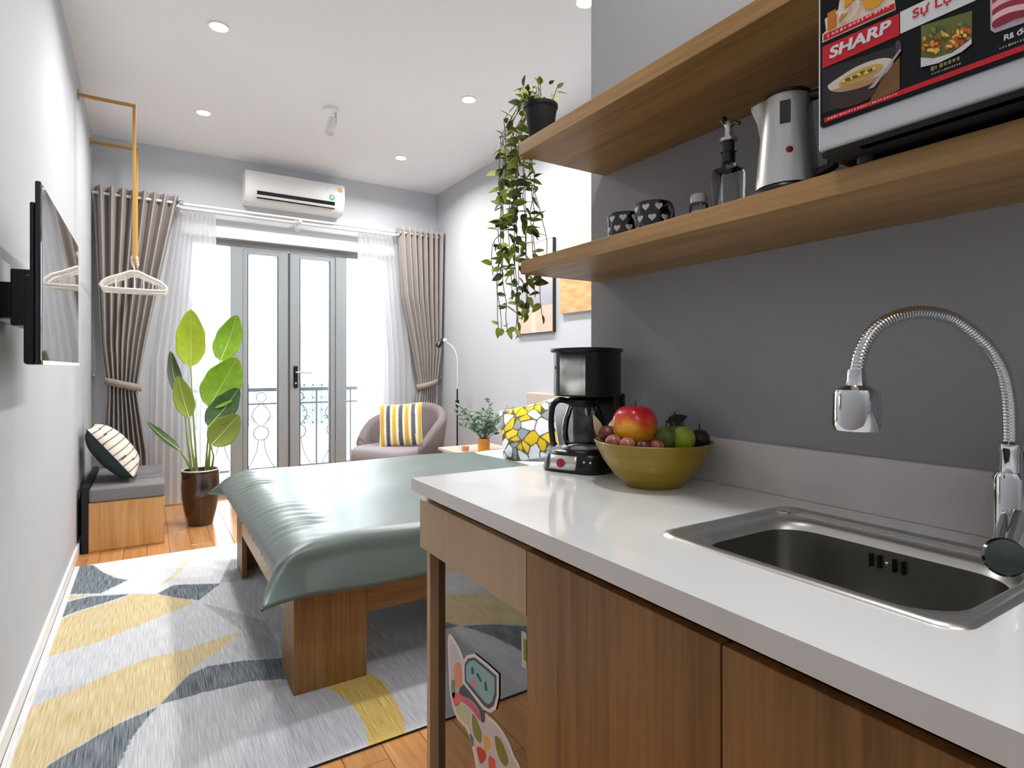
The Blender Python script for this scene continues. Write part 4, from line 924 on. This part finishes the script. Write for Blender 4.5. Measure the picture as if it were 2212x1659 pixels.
px_, py_ = gx.ravel(), gy.ravel()
colr = np.tile(np.array(lin((196, 199, 206))), (px_.size, 1))
# large tone-on-tone circles under the coloured blades
for cx, cy, rr, c_ in ((1.5, 2.6, .8, (186, 186, 194)), (1.2, 3.6, .5, (178, 182, 188)), (2.2, 1.9, .5, (210, 180, 70)), (-.1, 3.1, .6, (206, 208, 214))):
    colr[(px_ - cx) ** 2 + (py_ - cy) ** 2 < rr * rr] = lin(c_)
for c_, P in rshapes:
    ins = np.zeros(px_.size, bool); n = len(P)
    for i in range(n):
        (x1, y1), (x2, y2) = P[i], P[(i + 1) % n]
        if y1 == y2: continue
        cnd = ((y1 > py_) != (y2 > py_)) & (px_ < (x2 - x1) * (py_ - y1) / (y2 - y1) + x1); ins ^= cnd
    colr[ins] = c_
colr[px_ < -.322] = lin((232, 232, 233))
me = bpy.data.meshes.new('rug'); idx = np.arange((nx + 1) * (ny + 1)).reshape(nx + 1, ny + 1)
q4 = np.stack([idx[:-1, :-1], idx[1:, :-1], idx[1:, 1:], idx[:-1, 1:]], -1).reshape(-1, 4)
me.vertices.add(px_.size); me.vertices.foreach_set('co', np.stack([px_, py_, np.full(px_.size, .008)], 1).ravel())
me.loops.add(q4.size); me.loops.foreach_set('vertex_index', q4.ravel()); me.polygons.add(len(q4)); me.polygons.foreach_set('loop_start', np.arange(0, q4.size, 4)); me.update(calc_edges=True); me.validate()
a = me.color_attributes.new('Col', 'FLOAT_COLOR', 'POINT'); a.data.foreach_set('color', colr.ravel())
me.materials.append(attrmat('rug_weave', .95, streak=.42, bump=.25, sc=(300, 9, 1), spec=.1))
rg = thing('area_rug', 'large flat rug of grey, slate and yellow curved shapes under the bed', 'rug', (1, 2.8, 0))
ro = bpy.data.objects.new('pile', me); COL.objects.link(ro); ro.parent = rg; ro.location = -rg.location
B().box(RX0 + .001, RX1 - .001, RY0 + .001, RY1 - .001, .0005, .0075).out('backing', flat('rug_backing', (44, 40, 40), .9), rg, smooth=False)

# bed
RUG = .0085
bed = thing('bed', 'walnut platform bed with a beige headboard against the right wall', 'bed', (1.45, 2.77, RUG))
bx0, bx1, by0, by1 = .412, 2.44, 2.03, 3.50
for a, b, c_, d_ in ((bx0, bx0 + .25, by0, by0 + .025), (bx0, bx0 + .25, by1 - .025, by1), (bx1 - .25, bx1, by0, by0 + .025), (bx1 - .25, bx1, by1 - .025, by1)):
    k = B().box(a, b, c_, d_, RUG, .37, .002); xx0 = bx0 if a < 1 else bx1 - .025; yy = (by0 + .025, by0 + .20) if c_ < 2.5 else (by1 - .20, by1 - .025)
    k.box(xx0, xx0 + .025, yy[0], yy[1], RUG, .37, .002); k.out('leg', M['walnut_bed'], bed)
B().box(bx0 + .25, bx1 - .25, by0, by0 + .025, .235, .37, .002).out('side_rail', M['walnut_bedx'], bed); B().box(bx0 + .25, bx1 - .25, by1 - .025, by1, .235, .37, .002).out('side_rail', M['walnut_bedx'], bed)
B().box(bx0, bx0 + .025, by0 + .20, by1 - .20, .235, .37, .002).out('foot_rail', wood('bed_walnut_foot', (200, 176, 146), (170, 140, 108), 'y', .42, .8), bed)
for i in range(9): B().box(bx0 + .06 + i * .22, bx0 + .14 + i * .22, by0 + .03, by1 - .03, .30, .32).out('slat', M['walnut_bed'], bed)
B().box(2.455, XR - .002, 1.95, 3.70, RUG, .925, .012, 3).out('headboard', M['headboard'], bed)
B().box(bx0 + .03, bx1 - .0, by0 + .03, by1 - .03, .322, .502, .05, 4).out('mattress', M['sheet'], label='white mattress', parent=bed)

# duvet
dv = thing('duvet', 'sage green duvet hanging over the foot and side of the bed', 'duvet', (1.1, 2.77, .5))
TOPZ = .53; dxe = 1.90; dx0, dy0, dy1 = .505, 2.005, 3.535   # bend lines of the drape
def dprof(e, drop, flare):
    # e: distance past the bend; returns (outward, down)
    if e <= 0: return 0, 0
    a = min(1, e / .06); o_ = .045 * sin(a * pi / 2); d_ = .05 * (1 - cos(a * pi / 2))
    r_ = max(0, e - .06); return o_ + r_ * flare, d_ + r_ * (1 - flare * .5)
def dvf(s_, t):
    U = -.235 + (dxe - dx0 + .235) * s_; V = -.185 + (dy1 - dy0 + .36) * t     # cloth coordinates measured from the foot bend and near bend
    ex = -U; ey = -V; ey2 = V - (dy1 - dy0)
    x = dx0 + max(0, U); y = dy0 + max(0, min(V, dy1 - dy0)); z = TOPZ
    ox, dx_ = ((.155 * sin(min(1, ex / .235) * pi / 2), .095 * (1 - cos(min(1, ex / .235) * pi / 2))) if ex > 0 else (0, 0)); oy, dy_ = dprof(ey, 0, .30); oy2, dy2_ = dprof(ey2, 0, .30)
    drop = sqrt(dx_ ** 2 + (dy_ + dy2_) ** 2) if (dx_ > 0 and dy_ + dy2_ > 0) else dx_ + dy_ + dy2_
    if dx_ > 0 and dy_ + dy2_ > 0:
        kc_ = max(0, min(max(0, ex - .08) / .155, max(ey, ey2) / .185)); ox *= 1 + .42 * kc_; oy *= 1 + 1.0 * kc_; oy2 *= 1 + kc_; drop = (dx_ ** 2.6 + (dy_ + dy2_) ** 2.6) ** (1 / 2.6) * (1 - .20 * kc_)
    x -= ox; y += oy2 - oy; z -= drop
    top = max(0, 1 - drop / .05)
    # soft puff on top, gathered wrinkles on the foot side, long soft folds on the near side
    z += top * (.012 * noise.noise((x * 2.2, y * 2.2, 1)) - .0)
    edge_soft = exp(-((U) / .05) ** 2) if U > 0 else 1
    wr = sin(y * 78 + x * 46 + 5.0 * noise.noise((x * 4, y * 2.5, 7))) * (.35 + 1.5 * noise.noise((y * 6, x * 5, 3)))
    k = edge_soft * (1 if V > 0 else .2) * .005 * (.5 + abs(noise.noise((y * 3, 1, 1))) * 2)
    z += k * wr; x += k * .6 * wr * min(1, max(0, ex) / .1)
    if ey > -.05: 
        f2 = noise.noise((x * 3.4 + .5, V * 5, 2.0)); y -= .016 * f2 * min(1, (ey + .05) / .1); z += .010 * noise.noise((x * 5, V * 7, 5)) * min(1, (ey + .05) / .1)
    return Vector((x, y, z))
B().grid(150, 170, dvf).out('cloth', M['duvet'], dv, ang=180, solid=.012)
hemL = []
for i in range(60): hemL.append(dvf(.0, i / 59))
for i in range(1, 100): hemL.insert(0, dvf(i / 99, 0))
B().tube(hemL, .0045, 6).out('piping', flat('duvet_piping', (82, 104, 98), .5), dv)

# cushions -----------------------------------------------------------
def cushion_fn(wd_, ht, th):
    def f(v):
        ax, az = abs(v[0]), abs(v[1]); e_ = (1 - ax ** 2.4) * (1 - az ** 2.4)
        pin = 1 - .06 * (1 - az ** 2) * (ax > .99) ; return e_ ** .55
    return f
def cushion(name, label, cat, wd_, ht, th, mtx, colfn, back, n=56, group=None, colname=None):
    root = thing(name, label, cat, (0, 0, 0), group=group); root.matrix_world = mtx
    def g(side):
        def f(s_, t):
            a, b = 2 * s_ - 1, 2 * t - 1; e_ = max(0, (1 - abs(a) ** 2.6) * (1 - abs(b) ** 2.6)) ** .5
            cx = a * (1 - .05 * (1 - b * b)); cz = b * (1 - .05 * (1 - a * a))
            return Vector((cx * wd_ / 2, side * th / 2 * e_ * (1 + .06 * noise.noise((a * 2, b * 2, 3))), cz * ht / 2))
        return f
    fr_ = B().grid(n, n, g(-1)).out('front', back if colfn is None else (M.get('cushmat') or M.setdefault('cushmat', attrmat('printed_cotton', .85))), root, world=False, ang=180)
    if colfn: setcol(fr_, lambda v: colfn(v.x / (wd_ / 2), v.z / (ht / 2)))
    B().grid(24, 24, g(1)).out('back', back, root, world=False, ang=180)
    P = [(a * wd_ / 2 * (1 - .05 * (1 - b * b)), 0, b * ht / 2 * (1 - .05 * (1 - a * a))) for a, b in [(-1 + 2 * i / 16, -1) for i in range(16)] + [(1, -1 + 2 * i / 16) for i in range(16)] + [(1 - 2 * i / 16, 1) for i in range(16)] + [(-1, 1 - 2 * i / 16) for i in range(16)]]
    B().tube(P, .0035, 6, closed=True).out('seam', back, root, world=False)
    return root
def frame(pos, facing, tilt, roll=0):
    f = Vector(facing).normalized()                    # local -Y points to facing
    rz = atan2(f.x, -f.y); return Matrix.Translation(pos) @ Matrix.Rotation(rz, 4, 'Z') @ Matrix.Rotation(R(-tilt), 4, 'X') @ Matrix.Rotation(R(roll), 4, 'Y')
# geometric yellow cushion: nearest-site cells with dark joints
random.seed(5)
sites = [(random.uniform(-1.1, 1.1), random.uniform(-1.1, 1.1)) for _ in range(56)]
pal = [(232, 234, 238), (236, 236, 232), (226, 196, 40), (222, 188, 30), (150, 160, 166), (228, 230, 236), (232, 206, 70)]
sc_ = [pal[i % 7] for i in range(56)]
def geo(a, b):
    d = sorted(((a - x) ** 2 + (b - y) ** 2, i) for i, (x, y) in enumerate(sites)); w1, w2 = sqrt(d[0][0]), sqrt(d[1][0])
    if w2 - w1 < .035: return (92, 88, 60)
    return sc_[d[0][1]]
cushion('throw_cushion', 'white cushion with yellow and grey geometric shards on the bed', 'cushion', .38, .37, .15, frame((2.03, 3.03, .705), (-.84, -.54, 0), 22, -15), geo, flat('white_cotton', (226, 226, 228), .85), 80)
cushion('bed_pillow', 'mid grey pillow leaning on the headboard behind the geometric cushion', 'pillow', .6, .36, .14, frame((2.26, 2.80, .70), (-1, -.05, 0), 20), None, M['greypillow'])
cushion('bed_pillow', 'grey pillow leaning on the headboard, mostly behind the coffee maker', 'pillow', .6, .36, .14, frame((2.26, 2.17, .70), (-1, .0, 0), 20), None, M['greypillow'])
# folded throw and dark case
q = onZ(1150, 985, .53); 
tr = thing('folded_throw', 'beige and black folded throw lying before the geometric cushion', 'throw', (q.x, q.y, .51))
B().box(-.10, .11, -.10, .12, 0, .022, .009, 3).out('fold', flat('throw_beige', (170, 158, 152), .9), tr, world=False)
B().box(-.06, .16, -.16, .06, .022, .060, .014, 3, mx=Matrix.Rotation(R(12), 4, 'Y')).out('fold', flat('throw_black', (30, 30, 34), .9), tr, world=False)
tr.rotation_euler = (0, 0, R(20))
sb = thing('sheet_fold', 'white top sheet turned back beside the duvet edge', 'sheet', (2.0, 2.9, .505))
B().grid(20, 40, lambda s_, t: Vector((1.86 + .40 * s_, 2.10 + 1.38 * t, .512 + .022 * sin(pi * min(1, s_ * 1.1)) ** .5 + .006 * noise.noise((s_ * 3, t * 6, 2))))).out('cloth', M['sheet'], sb, ang=180, solid=.01)

# bedside table, plant, lamp
nt_ = thing('bedside_table', 'small pale bedside table between bed and armchair', 'table', (2.2, 3.95, 0))
B().box(1.955, 2.44, 3.73, 4.22, .455, .478, .004).out('table_top', flat('pale_table_top', (226, 208, 190), .35), nt_)
B().box(1.98, 2.42, 3.755, 4.195, .36, .455, .003).out('drawer', M['white_gloss'], nt_)
for a, b in ((1.99, 3.765), (2.39, 3.765), (1.99, 4.165), (2.39, 4.165)): B().box(a, a + .025, b, b + .025, .0086 if b < 3.9 else 0, .36, .003).out('leg', M['white_gloss'], nt_)
pp = onX(1047, 968, 2.14)
pl = thing('sage_plant', 'bushy grey green plant in an orange pot on the bedside table', 'plant', (pp.x, pp.y, .478))
pb = Vector((2.14, 3.80, .478))
B().lathe([(.001, 0), (.040, 0), (.043, .003), (.046, .10), (.043, .102), (.042, .095), (.001, .092)], pb, 28).out('pot', M['terracotta'], pl)
random.seed(11)
for i in range(40):
    an = random.uniform(0, 2 * pi); sp_ = random.uniform(.04, .27); h_ = random.uniform(.12, .34) * (1 - sp_ * 1.2); b0 = pb + Vector((.015 * cos(an), .015 * sin(an), .09)); tip = b0 + Vector((sp_ * cos(an), sp_ * sin(an) * .8, h_))
    mid = b0.lerp(tip, .5) + Vector((0, 0, .03)); B().tube([b0, mid, tip], .0015, 5).out('twig', M['sageleaf2'], pl)
    for k in range(8):
        t = .25 + .75 * k / 7; p = (b0.lerp(mid, t * 2) if t < .5 else mid.lerp(tip, t * 2 - 1)); a2 = random.uniform(0, 2 * pi)
        q = B(); leaf_at(q, p, (cos(a2), sin(a2), random.uniform(-.1, .9)), (random.random() - .5, -1, random.random()), random.uniform(.034, .055), .02, .1, .2, 2, 4); q.out('leaf', random.choices([M['sageleaf'], M['sageleaf2']], (3, 1))[0], pl, solid=.0005)
cn = onZ(1016, 966, .478)
B().lathe([(.001, 0), (.026, 0), (.03, .02), (.028, .034), (.024, .034), (.001, .03)], (2.05, 3.93, .478), 20).out('candle_cup', flat('copper_orange', (216, 150, 104), .4), label='small orange candle cup beside the orange plant pot', cat='cup')
flr = thing('floor_lamp', 'slim floor lamp with a small black and white head beside the right drape', 'lamp', (2.37, 4.70, 0))
lx, ly = 2.37, 4.70
B().lathe([(.001, 0), (.11, 0), (.11, .012), (.01, .02)], (lx, ly, 0), 28).out('base', M['black'], flr)
B().tube([(lx, ly, .01), (lx, ly, .92)], .007, 10).out('lower_pole', M['black'], flr)
B().tube([(lx, ly, .92), (lx, ly, 1.10), (lx, ly + .01, 1.22), (lx - .03, ly + .05, 1.31), (lx - .09, ly + .10, 1.355)], .005, 10, sm=6).out('gooseneck', flat('white_lamp_tube', (216, 216, 218), .35), flr)
B().lathe([(.012, .05), (.02, .04), (.026, -.03), (.022, -.03), (.001, .02)], n=20, mx=Matrix.Translation((lx - .12, ly + .12, 1.33)) @ Matrix.Rotation(R(35), 4, 'Y')).out('lamp_head', M['black'], flr)
B().ball((lx - .08, ly + .09, 1.362), .02).out('joint', M['white_gloss'], flr); B().box(lx - .014, lx + .014, ly - .014, ly + .014, .76, .82, .004).out('switch', M['black'], flr)
q = B().box(XR - .008, XR, 4.42, 4.50, .56, .68, .003); so = q.out('wall_socket', M['white_gloss'], label='white wall socket above the bedside table', cat='socket')

# armchair
ch = thing('armchair', 'mauve grey upholstered tub armchair in the window corner', 'armchair', (1.80, 4.62, 0), rz=R(-62))
def shell(s_, t, off=0):
    a = R(-205) + R(230) * s_                 # sweep from one arm tip round the back to the other
    a = R(-25) + R(230) * s_
    armh = .60 + .17 * max(0, sin(pi * s_)) ** 1.6
    e_ = min(1, s_ / .16, (1 - s_) / .16); armh -= .13 * (1 - e_) ** 2
    z0 = .30; z = z0 + (armh - z0) * t; r_ = .33 + .055 * t + off
    return Vector((r_ * cos(a) * 1.02, r_ * sin(a) * .95, z))
def shellsurf(u, v): # closed cross-section: up the outside, over the top, down the inside
    if v < .42: return shell(u, v / .42, .0)
    if v < .58:
        k = (v - .42) / .16; p = shell(u, 1, 0).lerp(shell(u, 1, -.065), k); p.z += .028 * sin(pi * k); return p
    return shell(u, 1 - (v - .58) / .42, -.065)
q = B().grid(60, 40, shellsurf); 
for v_ in (0, 1):
    pass
q.out('back_shell', M['chair_fabric'], ch, world=False, ang=180, solid=.012)
q = B()
for e_ in (0.0, 1.0):
    pts_ = [shellsurf(e_, v / 40) for v in range(41)]; cc = sum(pts_, Vector()) / 41; t_ = bmesh.new(); vs_ = [t_.verts.new(p) for p in pts_]; t_.faces.new(vs_); q.join(t_)
q.out('arm_end', M['chair_fabric'], ch, world=False, solid=.006)
loft2([[(a, b, .32) for a, b in rrect(-.27, .27, -.34, .26, .12)], [(a, b, .33) for a, b in rrect(-.285, .285, -.36, .27, .12)], [(a, b, .44) for a, b in rrect(-.285, .285, -.36, .27, .12)], [(a, b, .465) for a, b in rrect(-.26, .26, -.335, .25, .11)]]).out('seat_cushion', flat('seat_fabric', (150, 142, 146), .85), ch, world=False)
loft2([[(a, b, .27) for a, b in rrect(-.24, .24, -.28, .26, .1)], [(a, b, .32) for a, b in rrect(-.27, .27, -.32, .28, .1)]]).out('seat_base', M['chair_fabric'], ch, world=False)
for a, b in ((-.2, -.22), (.2, -.22), (-.2, .2), (.2, .2)): B().tube([(a, b, .28), (a * 1.2, b * 1.2, .0)], .014, 10, rf=lambda t: .017 - .006 * t).out('leg', M['black'], ch, world=False)
def zig(a, b):
    k = (a + 1) / 2 * 7.0; i = int(k); fr__ = k - i; zz = abs(((b * 9) % 1) - .5)
    if fr__ < .30 + .25 * zz: return (236, 232, 222)
    return [(222, 176, 60), (92, 90, 92), (222, 176, 60), (96, 94, 96), (216, 170, 54), (100, 98, 100), (226, 186, 80)][min(6, i)]
cp = onY(862, 932, 4.56)
cushion('throw_cushion', 'cushion with yellow and grey vertical zigzag bands on the armchair', 'cushion', .36, .36, .12, frame((1.775, 4.56, .635), (-.55, -.83, 0), 14, -4), zig, flat('yellow_white_cotton', (226, 220, 200), .85), 70)

# bench
bn = thing('storage_bench', 'oak storage bench with grey seat pad against the left wall', 'bench', (-.11, 4.65, 0))
B().box(-.305, .086, 4.27, 5.12, .0, .300, .002).out('box', M['oak_bench'], bn)
B().box(-.300, .081, 4.2655, 4.27, .012, .295, .001).out('front_panel', M['oak_bench'], bn)
B().box(-.340, -.3055, 4.27, 5.12, .0, .40, .004).out('dark_gap_strip', M['black_matte'], bn)  # black strip added to fill the dark gap between bench and wall
B().box(-.304, .088, 4.262, 5.12, .301, .385, .014, 3).out('seat_pad', M['bench_fabric'], bn)
def stripes(a, b):
    k = (b * .5 + .5) * 9; return (66, 60, 58) if (k % 1) < .17 else (230, 220, 206)
cushion('throw_cushion', 'dark green cushion with cream striped front on the bench', 'cushion', .40, .40, .19, frame((-.195, 4.56, .575), (1, -.03, 0), 37, 0), stripes, M['darkgreen'], 60)

# potted strelitzia
pot = thing('potted_plant', 'tall broad leaved plant in a glossy brown pot beside the bench', 'plant', (.312, 4.66, 0))
pcx = (.312, 4.66, 0)
B().lathe([(.001, 0), (.075, 0), (.080, .004), (.103, .10), (.118, .20), (.122, .28), (.119, .365), (.121, .372), (.119, .388), (.110, .388), (.107, .36), (.10, .33), (.001, .33)], pcx, 44).out('pot', M['potbrown'], pot)
B().lathe([(.001, .348), (.09, .346), (.106, .338), (.09, .33)], pcx, 28).out('soil', M['soil'], pot)
B().tube([(.312 + .115 * cos(a), 4.66 + .115 * sin(a), .388) for a in [2 * pi * i / 36 for i in range(36)]], .006, 8, closed=True).out('pot_rim', flat('pale_rim', (214, 204, 186), .3), pot)
def big_leaf(basepx, tippx, wpx, y, m, facet=0, tw=0, curl=.10, stemx=0):
    b = onY(*basepx, y); t = onY(*tippx, y + tw); d = t - b; L_ = d.length; dn = d.normalized(); wm = wpx * (y * .85 + .15) / FPX
    fwd = Vector((0, -1, 0)); x_ = dn.cross(fwd).normalized(); n_ = x_.cross(dn)
    x_ = (x_ * cos(facet) + n_ * sin(facet)).normalized(); n_ = x_.cross(dn)
    def f(s_, t_):
        a = s_ * 2 - 1; w_ = wm / 2 * (sin(pi * t_ ** .85) ** .62) * (1 - .10 * t_) * (1 + .03 * sin(18 * t_ + a * 3))
        return b + d * t_ + x_ * a * w_ + n_ * (abs(a) ** 1.5 * w_ * .30 - curl * L_ * sin(pi * t_) ) 
    B().grid(12, 22, f).out('leaf', m, pot, ang=180, solid=.0015)
    B().tube([f(.5, k / 10) + n_ * .002 for k in range(11)], .003, 6, rf=lambda t_: .004 - .003 * t_).out('midrib', M['rib'], pot)
    sb_ = Vector((pcx[0] + stemx, pcx[1], .34)); bb = f(.5, 0)
    mid = sb_.lerp(bb, .5) + Vector((stemx * .2, 0, .03))
    B().tube([sb_, sb_.lerp(mid, .6) + Vector((0, 0, .01)), mid, bb], .005, 8, rf=lambda t_: .009 - .005 * t_).out('stem', M['stem'], pot)
big_leaf((412, 792), (412, 668), 60, 4.66, M['leafB'], 0, 0, .05, -.02)
big_leaf((476, 780), (512, 680), 58, 4.72, M['leafA'], .35, 0, .08, .04)
big_leaf((452, 880), (512, 772), 82, 4.60, M['leafA'], .2, 0, .08, .03)
big_leaf((408, 902), (384, 812), 42, 4.56, flat('leafmid', (128, 146, 52), .4), -.2, 0, .06, -.03)
big_leaf((398, 870), (368, 758), 34, 4.70, flat('leafgrey', (84, 98, 80), .5), -.6, 0, .10, -.05)
big_leaf((450, 922), (516, 838), 58, 4.55, M['leafC'], .4, 0, .10, .05)
big_leaf((456, 962), (516, 896), 62, 4.50, flat('leafolive', (118, 134, 52), .4), .2, 0, .08, .07)
big_leaf((388, 972), (316, 910), 24, 4.52, flat('leafdeep', (52, 82, 40), .4), -.9, 0, .04, -.04)

# gold hanging rail
ra = onX(168, 197, XL); gy1, gz1 = ra.y, ra.z; c1 = onY(290, 229, gy1); gy2 = gy1 + .86; c2x = c1.x
zb_ = onY(286, 556, gy1).z
gr = thing('hanging_rail', 'gold clothes rail projecting from the left wall near the ceiling', 'clothes rail', (c2x, (gy1 + gy2) / 2, zb_))
gz1 = c1.z
for yy in (gy1, gy2):
    B().box(XL, c2x + .009, yy - .009, yy + .009, gz1 - .009, gz1 + .009, .002).out('wall_arm', M['gold_dark'], gr)
    B().box(c2x - .009, c2x + .009, yy - .009, yy + .009, zb_ - .009, gz1 - .009, .002).out('upright', M['gold'], gr)
    B().box(XL, XL + .006, yy - .025, yy + .025, gz1 - .025, gz1 + .025, .002).out('wall_plate', M['gold_dark'], gr)
B().box(c2x - .009, c2x + .009, gy1 + .009, gy2 - .009, zb_ - .009, zb_ + .009, .002).out('bottom_bar', M['gold'], gr)
# hangers
def hanger(y, lab, rot):
    t = thing('clothes_hanger', lab, 'hanger', (c2x, y, zb_ - .01), rz=R(rot), group='cream hangers on the gold rail')
    # hook rests on the bar, top of the bar is 19 mm above the root
    q = B().tube([(.019 * cos(a), 0, .010 + .019 * sin(a)) for a in [R(-60 + 240 * i / 14) for i in range(15)]] + [(-.004, 0, -.028), (0, 0, -.05), (0, 0, -.075)], .0035, 8); q.out('hook', M['hanger'], t, world=False)
    q = B()
    top = [(-.168, -.150), (-.14, -.125), (-.07, -.095), (-.02, -.070), (.02, -.070), (.07, -.095), (.14, -.125), (.168, -.150)]
    q.tube([(-.168, 0, -.182)] + [(-.178, 0, -.165)] + [(a, 0, b) for a, b in top] + [(.178, 0, -.165), (.168, 0, -.182)], .009, 10)
    q.out('shoulder_frame', M['hanger'], t, world=False)
    B().tube([(-.168, 0, -.182), (-.1, 0, -.184), (.1, 0, -.184), (.168, 0, -.182)], .0075, 10).out('trouser_bar', M['hanger'], t, world=False)
    for i in range(5): x_ = -.10 + .05 * i; B().tube([(x_, 0, -.105), (x_, 0, -.183)], .0035, 6).out('strut', M['hanger'], t, world=False)
    return t
labs = ['frontmost cream plastic hanger on the gold rail', 'second cream plastic hanger from the front on the rail', 'third cream hanger from the front on the rail', 'rearmost cream hanger on the gold rail']
for i, y in enumerate((4.40, 4.47, 4.55, 4.64)): hanger(y, labs[i], (3, -4, 5, -2)[i])

# television
tv = thing('television', 'flat screen television on a black bracket, reflecting the drape', 'television', (-.25, 2.17, 1.12))
tx, ty0, ty1, tz0, tz1 = -.215, 1.748, 2.60, 1.118, 1.552
B().box(tx - .012, tx, ty0, ty1, tz0, tz1, .003).out('bezel', M['black_gloss'], tv)
B().box(tx, tx + .0012, ty0 + .008, ty1 - .008, tz0 + .016, tz1 - .008).out('screen', M['tvscreen'], tv, smooth=False)
q = B().box(tx - .036, tx - .012, ty0 + .02, ty1 - .02, tz0 + .0, tz1 - .22, .008, 3); q.box(tx - .022, tx - .012, ty0 + .004, ty1 - .004, tz0 + .0, tz1 - .05, .004, 3); q.out('rear_cover', M['black'], tv)
B().box(tx - .0, tx + .004, ty0 + .0, ty1 - .0, tz0 - .001, tz0 + .010, .001).out('chin_strip', M['steel'], tv)
mb = B().box(XL, XL + .012, 2.05, 2.27, 1.24, 1.42, .003); mb.box(XL + .055, tx - .034, 1.98, 2.26, 1.222, 1.372, .004); mb.box(XL + .012, XL + .055, 2.10, 2.16, 1.25, 1.35, .004); mb.out('wall_bracket', M['black'], tv)
